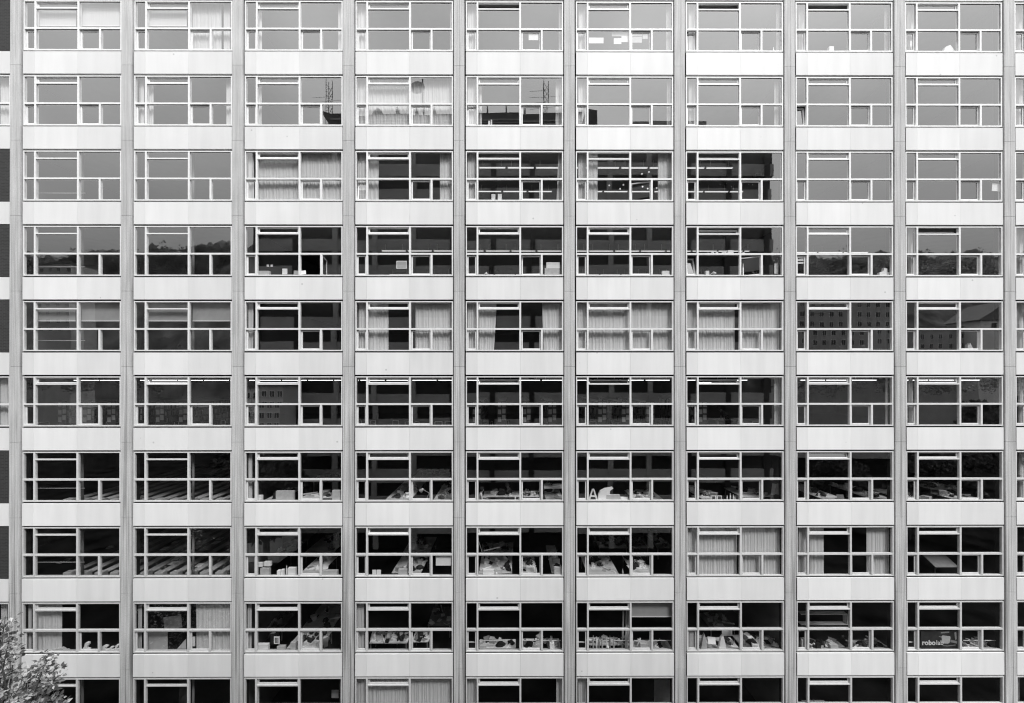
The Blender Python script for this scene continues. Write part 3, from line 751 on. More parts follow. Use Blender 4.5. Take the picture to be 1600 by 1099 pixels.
def stuff_on(t, seed, sheets, bags, boxes, where):
    g = random.Random(seed); cx, cy, z, w, d, _ = t
    def spot(mx, my): return cx + g.uniform(-.5,.5)*max(.05, w-mx), cy + g.uniform(-.5,.5)*max(.05, d-my)
    for i in range(sheets):
        x, y = spot(.5, .5); s = g.choice(((.3,.42),(.42,.6),(.21,.3),(.21,.3),(.6,.84) if min(w, d) > 1 else (.3,.42)))
        b = MB(); q = z + .002 + .0016*i; b.box(-s[0]/2, s[0]/2, -s[1]/2, s[1]/2, 0, .0012)
        o = b.build('paper_sheet', M[g.choice(('paper','paper','paper2'))], None, (x, y, q), g.uniform(-.6, .6))
        tag(o, f'loose drawing sheet on {where}', 'paper', f'loose sheets on {where}')
    for i in range(bags):
        x, y = spot(.3, .3); b = MB(); b.smooth = True; sc = g.uniform(.4, .95)
        b.lathe([(.16*sc,0),(.21*sc,.06*sc),(.2*sc,.15*sc),(.12*sc,.24*sc),(.05*sc,.27*sc)], 10)
        for q in range(len(b.v)):
            v = b.v[q]; b.v[q] = (v[0]*1.25+g.uniform(-.05,.05), v[1]*.8+g.uniform(-.05,.05), v[2]*g.uniform(.75,1.1))
        o = b.build('bag', M['cloth'], None, (x, y, z+.001), g.random()*6); tag(o, f'dark slouched bag on {where}', 'bag', f'bags on {where}')
    for i in range(boxes):
        x, y = spot(.3, .3); kind = g.choice(('laptop','model','mug','book','tube','carton'))
        if kind == 'laptop':
            e = empty('laptop', (x, y, z+.002), f'dark open laptop on {where}', 'laptop', f'laptops on {where}', g.uniform(-2.5, 2.5))
            b = MB(); b.box(-.17,.17,-.12,.12,0,.018); b.build('keyboard_base', M['dark'], e)
            b = MB(); b.box(-.17,.17,-.005,.005,0,.22); o = b.build('screen', M['grey'], e, (0,.12,.02)); o.rotation_euler = (R(-20),0,0)
        elif kind == 'model':
            b = MB(); b.box(-.17,.17,-.13,.13,0,.012); b.box(-.12,.02,-.09,.07,.012,.09); b.box(.03,.12,-.04,.08,.012,.16); b.box(-.08,-.01,-.03,.04,.09,.14)
            o = b.build('card_model', M['paper'], None, (x, y, z+.002), g.uniform(0, 3)); tag(o, f'small white card model on {where}', 'model', f'card models on {where}')
        elif kind == 'tube':
            b = MB(); l = g.uniform(.3, .5); b.tube((-l, 0, .04), (l, 0, .04), .038, n=10)
            o = b.build('paper_roll', M['paper'], None, (x, y, z+.002), g.uniform(0, 3)); tag(o, f'white paper roll lying on {where}', 'roll', f'paper rolls on {where}')
        elif kind == 'carton':
            w2, d2, h2 = g.uniform(.09,.17), g.uniform(.08,.14), g.uniform(.1,.26); b = MB()
            b.box(-w2, w2, -d2, d2, 0, h2); b.box(-w2, w2, -d2-.06, -d2-.003, h2-.004, h2); b.box(-.02, .02, -d2-.001, d2+.001, h2, h2+.0015)
            o = b.build('carton', M[g.choice(('paper','paper2','card'))], None, (x, y, z+.002), g.uniform(0, 3)); tag(o, f'small carton on {where}', 'box', f'cartons on {where}')
        elif kind == 'mug':
            b = MB(); b.smooth = True; b.lathe([(.035,0),(.042,.01),(.043,.1),(.037,.1),(.034,.02)], 12); b.tube((.043,0,.08),(.075,0,.06),.007,n=6); b.tube((.075,0,.06),(.042,0,.025),.007,n=6)
            o = b.build('mug', M['white'], None, (x, y, z+.001), g.random()*6); tag(o, f'white mug on {where}', 'mug', f'mugs on {where}')
        else:
            b = MB(); b.box(-.11,.11,-.15,.15,0,.004); b.box(-.107,.106,-.147,.147,.004,.036,1); b.box(-.11,.11,-.15,.15,.036,.04)
            o = b.build('book', [M['grey'], M['paper']], None, (x, y, z+.001), g.uniform(0, 3)); tag(o, f'closed grey book on {where}', 'book', f'books on {where}')

T7 = [
 (7,1,470,521,778,770,'the near table, third window of seventh row',5,0,1),(7,1,488,534,750,742,'the far table, third window of seventh row',3,1,0),(7,1,412,436,782,762,'the left-hand table, third window of seventh row',2,1,1),
 (7,1,600,640,783,752,'the long central table, fourth window of seventh row',6,3,1),(7,1,676,707,783,756,'the right-hand table, fourth window of seventh row',5,3,1),(7,1,646,706,745,735,'the far table, fourth window of seventh row',4,2,2),
 (7,1,755,812,776,767,'the near table, fifth window of seventh row',5,0,2),(7,1,818,842,776,766,'the small middle table, fifth window of seventh row',3,0,1),(7,1,853,880,780,756,'the right-hand table, fifth window of seventh row',3,1,2),
 (7,1,990,1036,780,766,'the near table, sixth window of seventh row',4,1,2),(7,1,1096,1124,779,764,'the small table, seventh window of seventh row',3,0,2),(7,1,1158,1208,776,762,'the right-hand table, seventh window of seventh row',3,1,1),
 (7,1,1293,1328,783,752,'the long bright table, eighth window of seventh row',1,0,1),(7,1,1360,1392,779,757,'the dim right-hand table, eighth window of seventh row',2,0,0),
 (7,1,1420,1462,783,765,'the left-hand table, ninth window of seventh row',6,0,2),(7,1,1455,1505,764,756,'the far table, ninth window of seventh row',2,0,2),(7,1,1486,1531,779,770,'the near right table, ninth window of seventh row',5,1,1),
 (8,1,476,521,863,836,'the far big table, third window of eighth row',6,2,2),(8,1,468,500,897,868,'the near table, third window of eighth row',4,0,0),(8,0,420,455,864,842,'the dim left table, third window of eighth row',2,0,1),
 (8,1,612,658,895,868,'the near table, fourth window of eighth row',3,1,1),(8,1,630,672,862,839,'the far table, fourth window of eighth row',4,2,1),
 (8,1,748,800,896,868,'the near left table, fifth window of eighth row',7,4,4),(8,1,752,802,862,848,'the far left table, fifth window of eighth row',5,2,3),(8,1,812,838,896,870,'the near middle table, fifth window of eighth row',5,3,2),(8,1,862,879,896,852,'the right-hand table, fifth window of eighth row',4,0,2),
 (8,1,918,967,897,868,'the near table, sixth window of eighth row',2,4,0),(8,1,936,981,856,838,'the far table, sixth window of eighth row',1,4,0),(8,1,989,1020,896,868,'the near middle table, sixth window of eighth row',1,5,0),(8,1,988,1014,856,840,'the far middle table, sixth window of eighth row',2,4,1),(8,0,1027,1052,856,828,'the dim right table, sixth window of eighth row',1,1,0),
 (9,0,401,441,982,954,'the dim left table, third window of ninth row',3,1,0),(9,1,470,518,983,943,'the big sloping-lit table, third window of ninth row',4,3,1),(9,1,448,500,1013,984,'the near table, third window of ninth row',3,1,1),
 (9,1,577,636,1005,988,'the long table, fourth window of ninth row',6,0,2),(9,1,643,669,1003,986,'the small right table, fourth window of ninth row',4,0,1),(9,0,668,704,977,948,'the dim far table, fourth window of ninth row',1,0,0),
 (9,1,748,806,1014,999,'the cluttered bench, fifth window of ninth row',5,0,5),(9,1,816,876,1014,998,'the right-hand bench, fifth window of ninth row',3,0,3),
 (9,1,921,984,1008,996,'the cluttered workbench, sixth window of ninth row',4,1,6),(9,1,990,1050,1014,1002,'the right-hand bench, sixth window of ninth row',3,0,3),
 (9,0,1110,1150,982,958,'the dim far table, seventh window of ninth row',5,0,1),(9,1,1096,1156,1014,996,'the near table, seventh window of ninth row',6,0,2),(9,0,1162,1222,1014,992,'the right-hand table, seventh window of ninth row',4,0,1),
 (9,0,1266,1325,1015,1002,'the dark bench, eighth window of ninth row',1,2,4),(9,0,1338,1392,1014,1000,'the right-hand bench, eighth window of ninth row',3,1,1),
 (9,0,1505,1556,1012,998,'the dim table, ninth window of ninth row',2,0,1),
]
for n, (r, br, x0, x1, yn, yf, where, s, bg_, bx) in enumerate(T7):
    t = desk(r, x0, x1, yn, yf, ('pale ' if br else 'grey ') + where.replace('the ', '', 1), 'top' if br else 'grey')
    stuff_on(t, 100+n, int(s*1.2)+1, bg_+2, bx+8, where)

# reading benches, end on to the windows, in the two left windows
first = None
for r in (7, 8):
    for px in (110, 134, 159, 183, 205, 229, 252, 276, 300, 322, 346):
        c = 1 if px < 198 else 2
        z = zdesk(r); X = at(px, 590, .75).x; y0, y1 = .6, 9.0
        lab = f'long reading bench seen end on, {W_(r, c)}'
        if first is None:
            first = empty('reading_bench', (X, y0, zfloor(r)), lab, 'bench')
            b = MB(); b.box(-.19, .19, .02, y1-y0, .70, .74); b.build('bench_top', M['bench'], first)
            b = MB(); b.box(-.2, .2, 0, .3, .0, .82); b.build('end_cabinet', M['paper2'], first)
            b = MB(); b.box(-.02, .02, .32, y1-y0-.1, .1, .69); b.build('modesty_board', M['grey'], first)
            o = first
        else:
            o = copy_tree(first); o.location = (X, y0, zfloor(r))
        o['label'] = lab; o['group'] = f'reading benches, {W_(r, c)}'
g = random.Random(5)
for (r, px, py) in ((8,258,857),(8,270,880),(8,276,873),(8,281,868),(8,308,855),(8,312,883),(8,305,841),(8,338,848),(8,275,847),(8,343,842),(8,105,875),(8,98,878)):
    p = gp(px, py, zdesk(r)+.01); b = MB(); c = 1 if px < 198 else 2
    b.box(-.16,-.003,-.2,.2,0,.02); b.box(.003,.16,-.2,.2,0,.02)
    o = b.build('open_book', M['white'], None, (p.x, p.y, zdesk(r)+.003), g.uniform(-.3,.3)); tag(o, f'white open folder lying on a reading bench, {W_(r, c)}', 'folder', f'white folders, {W_(r, c)}')

# book stacks with pinned notices, end on, sixth row
proto_bk = None
for px in (97, 136, 174, 216, 250, 286, 745, 784, 823, 863, 941, 978, 1016, 1098):
    c = col_of(px); lab = f'tall dark bookcase end with pinned notices, {W_(6, c)}'
    X = at(px, 640, 1.7).x
    if proto_bk is None:
        proto_bk = o = empty('bookcase', (X, 1.7, zfloor(6)), lab, 'bookcase')
        b = MB(); b.box(-.24, .24, 0, .03, 0, 2.05); b.build('end_panel', mat('bookcase_dark', .06, .6), o)
        b = MB()
        for k in range(6): b.box(-.23, .23, .032, 6.0, .1+.37*k, .125+.37*k)
        b.box(-.012, .012, .032, 6.0, .05, 2.0); b.build('shelf', M['grey'], o)
        b = MB(); gg = random.Random(2)
        for k in range(5):
            for s in (-1, 1):
                y = .1
                while y < 5.8:
                    t = gg.uniform(.03, .09); hh = gg.uniform(.2, .31); b.box(min(s*.02, s*.2), max(s*.02, s*.2), y, y+t, .127+.37*k, .127+.37*k+hh, gg.choice((0, 1, 2))); y += t+.006
        bo = b.build('book_rows', [M['grey'], M['dark'], M['paper2']], o); bo['kind'] = 'stuff'
        for (x, z) in ((-.12, 1.72), (.12, 1.70), (-.12, 1.32), (.12, 1.36), (.11, 1.02), (-.12, .9)):
            b = MB(); b.box(x-.095, x+.095, -.004, -.001, z, z+.26); b.build('notice', M['paper2'], o)
    else:
        o = copy_tree(proto_bk); o.location = (X, 1.7, zfloor(6))
    o['label'] = lab; o['group'] = f'bookcases, {W_(6, c)}'

# tubular chairs, sixth row
proto_ch = None; g = random.Random(8)
for px in (72, 96, 113, 142, 165, 253, 268, 290, 318, 342, 566, 588, 614, 637, 657, 684, 700, 762, 787, 812, 928, 955, 992, 1043, 1083, 1129, 1152, 1184):
    c = col_of(px); lab = f'chair with pale tube back, {W_(6, c)}'
    yy = 2.3+g.uniform(-.5, .5); X = at(px, 655, yy).x; rz = g.choice((0, .3, -.4, 1.2, -1.3))
    if proto_ch is None:
        proto_ch = o = empty('tube_chair', (X, yy, zfloor(6)), lab, 'chair', None, rz)
        b = MB(); b.smooth = True
        b.tube((-.2, .2, .45), (-.2, .24, .86), .016); b.tube((.2, .2, .45), (.2, .24, .86), .016); b.tube((-.21, .24, .86), (.21, .24, .86), .016); b.tube((-.2,.22,.66),(.2,.22,.66),.014); b.build('back_frame', M['white'], o)
        b = MB(); b.box(-.21, .21, -.21, .2, .43, .46); b.build('seat', M['wood'], o)
        for x in (-.19, .19):
            for y in (-.19, .19): b = MB(); b.tube((x, y, 0), (x, y, .43), .013); b.build('leg', M['chrome'], o)
    else:
        o = copy_tree(proto_ch); o.location = (X, yy, zfloor(6)); o.rotation_euler = (0, 0, rz)
    o['label'] = lab; o['group'] = f'tube chairs, {W_(6, c)}'

# ------------------------------------------------------------------ things standing on the sills
def on_sill(r, px, y=.24): return Vector((at(px, vz_px(r), y).x, y, vz(r, 93.3)+.001))
def vz_px(r): return 104+117.4*(r-2)+91
def sbox(r, px0, px1, pyt, label, m='card', name='box', cat='box', open_=False, rz=0.0, dep=.16):
    a = at(px0, pyt, .24); c = at(px1, pyt, .24); w = c.x-a.x; h = a.z-(vz(r, 93.3)+.001)
    b = MB(); t = .008
    b.box(-w/2, w/2, -dep/2, -dep/2+t, 0, h); b.box(-w/2, w/2, dep/2-t, dep/2, 0, h)
    b.box(-w/2, -w/2+t, -dep/2+t, dep/2-t, 0, h); b.box(w/2-t, w/2, -dep/2+t, dep/2-t, 0, h); b.box(-w/2+t, w/2-t, -dep/2+t, dep/2-t, 0, t)
    if not open_: b.box(-w/2+t, w/2-t, -dep/2+t, dep/2-t, h-t-.001, h-.001); b.box(-.02, .02, -dep/2-.001, dep/2+.001, h, h+.0015)
    o = b.build(name, M[m], None, ((a.x+c.x)/2, .24, vz(r, 93.3)+.001), rz); return tag(o, label, cat)
def bottle(r, px, pyt, label, m='white', rad=.035, y=.24):
    p = on_sill(r, px, y); h = at(px, pyt, y).z-p.z
    b = MB(); b.smooth = True; b.lathe([(rad*.9,0),(rad,.01),(rad,h*.6),(rad*.45,h*.78),(rad*.4,h*.97),(rad*.3,h)], 12)
    return tag(b.build('bottle', M[m], None, p), label, 'bottle')
def cup(r, px, label, m='white', s=1.0, name='cup', y=.24, group=None):
    p = on_sill(r, px, y); b = MB(); b.smooth = True; b.lathe([(.033*s,0),(.045*s,.11*s),(.04*s,.11*s),(.03*s,.02)], 12)
    return tag(b.build(name, M[m], None, p), label, 'cup', group)
def plant(r, px, label, s=1.0, seed=1, m='leaf'):
    p = on_sill(r, px); e = empty('potted_plant', p, label, 'plant'); g = random.Random(seed)
    b = MB(); b.smooth = True; b.lathe([(.05*s,0),(.07*s,.1*s),(.06*s,.1*s),(.055*s,.08*s)], 12); b.build('pot', M['grey'], e)
    b = MB()
    for k in range(26):
        t = g.random()*6.3; l = g.uniform(.12,.26)*s; el = g.uniform(.2, 1.4); d = Vector((math.cos(t)*math.cos(el), math.sin(t)*math.cos(el)*.5, math.sin(el))); q = d.orthogonal().normalized()*(.022*s)
        o0 = Vector((0,0,.09*s)); b.quad(o0, o0+d*l*.5+q, o0+d*l, o0+d*l*.5-q)
    b.build('leaves', M[m], e)
def dlamp(r, px, y, label, flip=1, s=1.0, z=None, rz=0.0, m='white'):
    zz = zdesk(r) if z is None else z; X = at(px, 590, y).x
    e = empty('desk_lamp', (X, y, zz+.001), label, 'lamp', None, rz); f = flip
    b = MB(); b.lathe([(.09*s,0),(.09*s,.02*s),(.02*s,.035*s)], 14); b.build('base', M[m], e)
    b = MB(); b.tube((0,0,.03*s),(-.12*f*s,0,.3*s),.011*s); b.tube((-.12*f*s,0,.3*s),(.14*f*s,0,.46*s),.011*s); b.build('arm', M[m], e)
    b = MB(); b.smooth = True; b.tube((.12*f*s,0,.48*s),(.24*f*s,0,.38*s),.035*s,.1*s,n=14); b.build('lamp_shade', M[m], e)

sbox(3,768,774,304.5,'left of two pale ridged tubs, fifth window of third row','white','tub','tub'); sbox(3,778,784,304.5,'right of two pale ridged tubs, fifth window of third row','white','tub','tub')
bottle(1,1208.5,74,'white bottle at right of the sill, seventh window of first row')
plant(1,1291,'small leafy plant beside white papers, eighth window of first row', .9, 3); sbox(1,1294,1301,74.5,'low white box beside the plant, eighth window of first row','white')
def hut(r, x0, x1, pyt, label, m='paper', name='card_model', poly=((-.5,0),(.5,0),(.34,.55),(.12,1),(-.16,.8),(-.3,.3))):
    a, c = at(x0, pyt, .24), at(x1, pyt, .24); z = vz(r, 93.3)+.001; h = a.z-z; w = c.x-a.x
    b = MB(); b.prism([(w*u, h*v) for u, v in poly], -.07, .07)
    return tag(b.build(name, M[m], None, ((a.x+c.x)/2, .24, z)), label, 'model')
def disp(r, x0, x1, pyt, label, m='paper', name='small_appliance'):
    a, c = at(x0, pyt, .24), at(x1, pyt, .24); z = vz(r, 93.3)+.001; h = a.z-z; w = c.x-a.x
    b = MB(); b.prism([(w*u, h*v) for u, v in ((-.5,0),(.5,0),(.5,.22),(.12,.3),(.16,.62),(.42,.7),(.44,.92),(.1,1),(-.18,.9),(-.28,.5),(-.5,.3))], -.05, .05)
    return tag(b.build(name, M[m], None, ((a.x+c.x)/2, .24, z)), label, 'appliance')
hut(1,1467,1492,72,'angular white card model on the sill, ninth window of first row')
hut(4,1372,1394,419,'white machine-like model at right of sill, eighth window of fourth row', poly=((-.5,0),(.5,0),(.5,.2),(.3,.32),(.28,.5),(.08,.5),(.06,.9),(-.15,1),(-.2,.62),(-.48,.5)))
sbox(2,763,766,190.5,'small white pot on the sill, fifth window of second row','white','pot','pot',True); sbox(2,767,769,189,'thin white tub by the pot, fifth window of second row','white','tub','tub',True)
dlamp(4,412,.4,'white lamp bent over the sill, third window of fourth row',1,.95); sbox(4,404,422,424,'pale low box under the white lamp, third window of fourth row','paper2')
paper(441,449,420,429,'white card leaning on the sill, third window of fourth row', y=.25); paper(459,467,423,429,'pale low card leaning near the mullion, third window of fourth row','paper2', y=.25); paper(470,478,423,429,'white card leaning in the open casement, third window of fourth row', y=.25, tilt=-5)
for x in (418.5, 424.5): paper(x-1.8, x+1.8, 413.6, 417, 'small white tag hanging by the lamp, third window of fourth row', y=.3, group='white tags by the lamp')
dlamp(4,764,.4,'pale angled lamp on the sill, fifth window of fourth row',-1,.8)
sbox(4,851,874,420,'long pale box under another, fifth window of fourth row','paper2'); 
a = at(864,410,.24); b = MB(); h0 = at(864,420,.24).z; b.box(-.34,.34,-.07,.07,0,.30); b.box(-.02,.02,-.072,.072,.302,.304); tag(b.build('box', M['paper'], None, (a.x, .24, h0+.004)), 'white box stacked on a longer one, fifth window of fourth row', 'box')
for k, x in enumerate((944, 951, 970, 1030, 1036)): cup(4, x, 'small white cup on the sill, sixth window of fourth row', s=.9, group='cups on the sixth sill')
sbox(4,1034,1045,424,'low white tray at right, sixth window of fourth row','white','tray','tray',True)
for x, w_, h_ in ((1106,4,3),(1113,5,4),(1120,4,4.5),(1129,5,3.5),(1133,4,4),(1141,9,7),(1149,4,2.5),(1161,5,3.5)):
    p = at(x, 395, .22); ww = w_/PX*1.02; hh = h_/PX; zz = vz(4, 57.2)+.0
    b = MB(); b.smooth = False; b.lathe([(ww*.5,0),(ww*.55,hh*.5),(ww*.42,hh)], 8) if w_ < 9 else b.box(-ww/2, ww/2, -.05, .05, 0, hh)
    o = b.build('small_model', M['paper'], None, (p.x, .22, zz-.03)); tag(o, 'white little model on the ledge shelf, seventh window of fourth row', 'model', 'little models on the ledge')
b = MB(); b.box(at(1075,395,.2).x, at(1165,395,.2).x, .145, .3, vz(4,58.2)-.03, vz(4,58.2)); tag(b.build('ledge_shelf', M['white']), 'narrow white shelf behind the transom, seventh window of fourth row', 'shelf')
dlamp(4,1112,.42,'pale bent lamp low in the middle pane, seventh window of fourth row',1,.95,rz=.4); bottle(4,1083.5,419,'white bottle in the narrow pane, seventh window of fourth row'); sbox(4,1102,1107,424,'tiny white box low in the middle pane, seventh window of fourth row','white')
bottle(4,1161,412,'white bottle in the open casement, seventh window of fourth row'); plant(4,1181,'pale plant behind the casement, seventh window of fourth row',1.2,9)
paper(1210,1216,412,428,'white speckled card at the right, seventh window of fourth row', y=.25)
hut(5,1507,1520,536,'pale angular model on the sill, ninth window of fifth row','paper2', poly=((-.5,0),(.5,0),(.3,.4),(.02,1),(-.08,.7),(-.25,.8),(-.3,.3)))
# seventh row sills
sbox(7,432,460,767,'white box on the sill, third window of seventh row','paper2','box','box',dep=.13); sbox(7,520,533,766,'white carton at the right jamb, third window of seventh row','paper2'); sbox(7,402,410,774,'small white carton at left, third window of seventh row','paper')
a = at(926.5,781,.26); zz = vz(7,93.3)+.001; H = at(926.5,763,.26).z-zz
b = MB(); wd = .25
for s in (-1, 1): b.prism([(s*wd,0),(s*wd-s*.09,0),(0,H-.07),(s*.045,H)] if s > 0 else [(s*wd,0),(s*wd-s*.09,0),(0,H-.07),(s*.045,H)][::-1], -.03, .03)
b.box(-.15,.15,-.028,.028,H*.28,H*.28+.07); tag(b.build('letter', M['white'], None, (a.x,.24,zz)), 'white standing letter A on the sill, sixth window of seventh row', 'letter')
hut(7,934,960,761,'large pale folded card model, sixth window of seventh row', poly=((-.5,0),(.5,0),(.45,.3),(.2,.45),(.22,.72),(.42,.92),(.36,1),(-.1,.9),(-.36,.72),(-.47,.45))); sbox(7,947,968,773,'pale low box beside the card model, sixth window of seventh row','paper2'); sbox(7,969,981,777,'flat pale box near the mullion, sixth window of seventh row','paper')
for k, x in enumerate((1115, 1124)):
    p = on_sill(7, x); e = empty('photo_frame', p, ('left' if k == 0 else 'right')+' of two white picture frames, seventh window of seventh row', 'picture frame')
    b = MB(); b.box(-.11,.11,-.01,.01,0,.03); b.box(-.11,.11,-.01,.01,.19,.22); b.box(-.11,-.08,-.01,.01,.03,.19); b.box(.08,.11,-.01,.01,.03,.19); b.build('frame', M['white'], e)
    b = MB(); b.box(-.08,.08,-.002,.006,.03,.19); b.build('picture', M['cloth'], e)
for x, yt in ((1136,774),(1141,771),(1146,773),(1148.5,776)): o = bottle(7, x, yt, 'small bottle in a row on the sill, seventh window of seventh row', rad=.03); o['group'] = 'bottles on the sill, seventh row'
for x in (1209, 1216):
    paper(x-3.5, x+3, 756, 773, f'{"left" if x == 1209 else "right"} of two leaning pale boards, seventh window of seventh row', 'paper2', tilt=9, y=.6, name='board', cat='board')
bottle(7,805,774,'tiny white bottle on the sill, fifth window of seventh row',rad=.03)
b = MB(); b.box(-.035,.035,-.01,.01,-.28,.28); o = b.build('reflection_strip', M['white'], None, at(645.5,766,.5)); o.rotation_euler = (0, R(-6), 0); tag(o, 'white leaning batten in the casement, fourth window of seventh row', 'reflection')  # white strip added in place of a bright reflection
dlamp(7,666,.62,'pale desk lamp in the casement, fourth window of seventh row',-1,1.25)
# eighth row sills
for x0, x1, yt, lab in ((408,422,887,'pale carton below two smaller ones, third window of eighth row'),(434,439,891,'small white carton, left of a pair, third window of eighth row'),(440,444,890,'small white carton, right of a pair, third window of eighth row'),(451,463,887,'white carton near the mullion, third window of eighth row'),(504,528,891,'long grey box at right, third window of eighth row')):
    sbox(8,x0,x1,yt,lab,'paper2' if x0 in (408,504) else 'paper')
for x0, x1, yt, yb, lab in ((403,411,879,885,'tilted white carton top left, third window of eighth row'),(414,424,877,884,'white carton standing on a larger one, third window of eighth row')):
    a, c = at(x0,yb,.24), at(x1,yt,.24); b = MB(); b.box(-(c.x-a.x)/2,(c.x-a.x)/2,-.07,.07,0,c.z-a.z); b.box(-.015,.015,-.072,.072,c.z-a.z,c.z-a.z+.002); o = b.build('box', M['paper'], None, ((a.x+c.x)/2,.24,max(a.z, at(408,886.5,.24).z))); tag(o, lab, 'box')
bottle(8,448,884,'slim white bottle among cartons, third window of eighth row')
for k, x in enumerate((585,592)): paper(x-3.2, x+3.2, 890.5, 898.5, f'{"left" if k == 0 else "right"} of two white cards standing on the sill, fourth window of eighth row', y=.25)
sbox(8,623,637,889,'pale box on the sill in the middle pane, fourth window of eighth row','paper2'); 
sbox(8,755,772,890,'white box on the sill, fifth window of eighth row','paper'); cup(8,776,'white cup beside the box, fifth window of eighth row'); bottle(8,838,887,'white bottle in the casement, fifth window of eighth row'); sbox(8,866,878,886,'pale carton at the right jamb, fifth window of eighth row','paper2')
bottle(8,973,889,'clear bottle beside the mullion, sixth window of eighth row','paper2')
e = empty('drawing_board', at(1466,886,1.6), 'tilted grey drawing board, ninth window of eighth row', 'drawing board')
b = MB(); b.box(-.62,.62,-.02,.02,-.5,.5); o = b.build('board', M['grey'], e); o.rotation_euler = (R(-62),0,0)
b = MB(); b.tube((0,.1,-.05),(0,.2,-1.1),.03); b.build('stand', M['metal'], e)
e.location.z = zdesk(8)+.25
# ninth row sills
hut(9,80,108,1011.5,'pale crumpled cloth pile on sill, first window of ninth row','paper2','cloth_pile',poly=((-.5,0),(.5,0),(.42,.3),(.3,.25),(.22,.7),(.1,1),(-.02,.75),(-.1,.85),(-.2,.5),(-.33,.55),(-.42,.2))); disp(9,131,141,1003,'white headset stand, first window of ninth row','paper','headset_stand')
for x0,x1,yt,lab in ((158,170,1008,'left white appliance on the right sill, first window of ninth row'),(171,178,1010,'middle white appliance on the right sill, first window of ninth row'),(180,186,1007,'right white appliance on the right sill, first window of ninth row')): disp(9,x0,x1,yt,lab,'paper','small_appliance')
paper(229,262,988,1016,'large creased brown sheet over the glass, second window of ninth row','card', y=.3); paper(256,284,963,982,'grey pinned sheet in the middle light, second window of ninth row','paper2', tilt=-6, y=.9)
b = MB(); q = [at(x,y_,.36) for x,y_ in ((275,1016),(291,1016),(291,998))]; b.prism([(p.x,p.z) for p in q], .35, .36); tag(b.build('leaning_sheet', M['paper2']), 'grey slanting sheet near the mullion, second window of ninth row', 'paper')
paper(298,305,995,1010,'pale sticker-covered card in the casement, second window of ninth row', y=.2)
sbox(9,402,420,1006,'white carton on the sill, third window of ninth row','paper'); sbox(9,434,446,1009,'grey box on the sill, third window of ninth row','paper2'); sbox(9,455,463,1003,'pale standing box by the mullion, third window of ninth row','paper2')
sbox(9,750,760,1008,'grey carton on the sill, fifth window of ninth row','paper2')
for c, x0, x1 in ((5,749,792),(5,816,876),(6,921,983),(6,990,1048),(9,1505,1530),(9,1538,1566)):
    a, d_ = at(x0,1001,.34), at(x1,1001,.34); b = MB(); b.tube((a.x,.34,a.z),(d_.x,.34,d_.z),.022,n=8); tag(b.build('sill_rail', M['chrome']), f'pale rail across the {"left" if x0 in (749,921,1505) else "right"} lower pane, {W_(9,c)}', 'rail')
for c, x0, x1 in ((5,729,743),(6,902,916),(9,1420,1432)):
    a, d_ = at(x0,1003.5,.2), at(x1,1003.5,.2); b = MB(); b.tube((a.x,.2,a.z),(d_.x,.2,d_.z),.025,n=8); tag(b.build('sill_rail', M['white']), f'short white rail in the narrow pane, {W_(9,c)}', 'rail')
bottle(9,862,997,'slim pale bottle standing at right, fifth window of ninth row','paper2',.05); sbox(9,859,866,1004,'white box below a bottle at right, fifth window of ninth row','paper')
for k, x in enumerate((927,932,936,941,948,953,959)): o = bottle(9, x, 993+(k*7)%5, 'bottle in a jumble behind the rail, sixth window of ninth row', ('paper2','white','grey')[k%3], .04, .3); o['group'] = 'jumbled bottles, ninth row'
for k, x in enumerate((972,977,980)):
    b = MB(); p = at(x,1012,.6); b.tube((p.x,.6,zdesk(9)-.3),(p.x+.12,.75,zdesk(9)+1.9),.045,n=10); tag(b.build('paper_roll', M['card']), 'tall leaning roll beside the mullion, sixth window of ninth row', 'roll', 'leaning rolls')
cup(9,950,'bright white cup low on the sill, sixth window of ninth row','white',1.3); sbox(9,1000,1010,1005,'small pale carton in the casement, sixth window of ninth row','paper2')
e = empty('magazine', at(1112,1001,.3), 'white open magazine propped on the sill, seventh window of ninth row', 'magazine')
b = MB(); b.box(-.2,.2,-.004,.004,-.16,.16); o = b.build('page', M['paper'], e); o.rotation_euler = (R(-25),R(6),0)
hut(9,1094,1104,990,'grey leaning sheet left of magazine, seventh window of ninth row','paper2','leaning_sheet'); hut(9,1121,1134,992,'pale folded sheet right of magazine, seventh window of ninth row','paper','leaning_sheet'); paper(1128,1144,985,994,'grey hanging card in the middle pane, seventh window of ninth row','paper2', y=.5)
sbox(9,1076,1087,986,'pale carton in the narrow pane, seventh window of ninth row','paper2')
sbox(9,1296,1308,1007,'pale upright card box on the sill, eighth window of ninth row','paper2'); dlamp(9,1268,.3,'white small lamp at left of sill, eighth window of ninth row',1,.5,vz(9,93.3)); dlamp(9,1321,.7,'black desk lamp beside the mullion, eighth window of ninth row',-1,1.0,m='dark'); sbox(9,1275,1281,1005,'dark speaker-like box on the sill, eighth window of ninth row','dark')
sbox(9,1251,1259,998,'pale box in the narrow pane, eighth window of ninth row','paper2')
# hanging shelf unit, eighth window of the ninth row
e = empty('wall_shelf', (at(1290,960,1.2).x, 1.2, at(1290,960,1.2).z), 'pale two-board shelf unit across middle light, eighth window of ninth row', 'shelf')
for z in (0, -.55): b = MB(); b.box(-1.3,1.2,0,.3,z-.03,z); b.build('board', M['top'], e)
b = MB(); b.box(1.16,1.2,.01,.29,-.549,-.031); b.build('upright', M['top'], e)
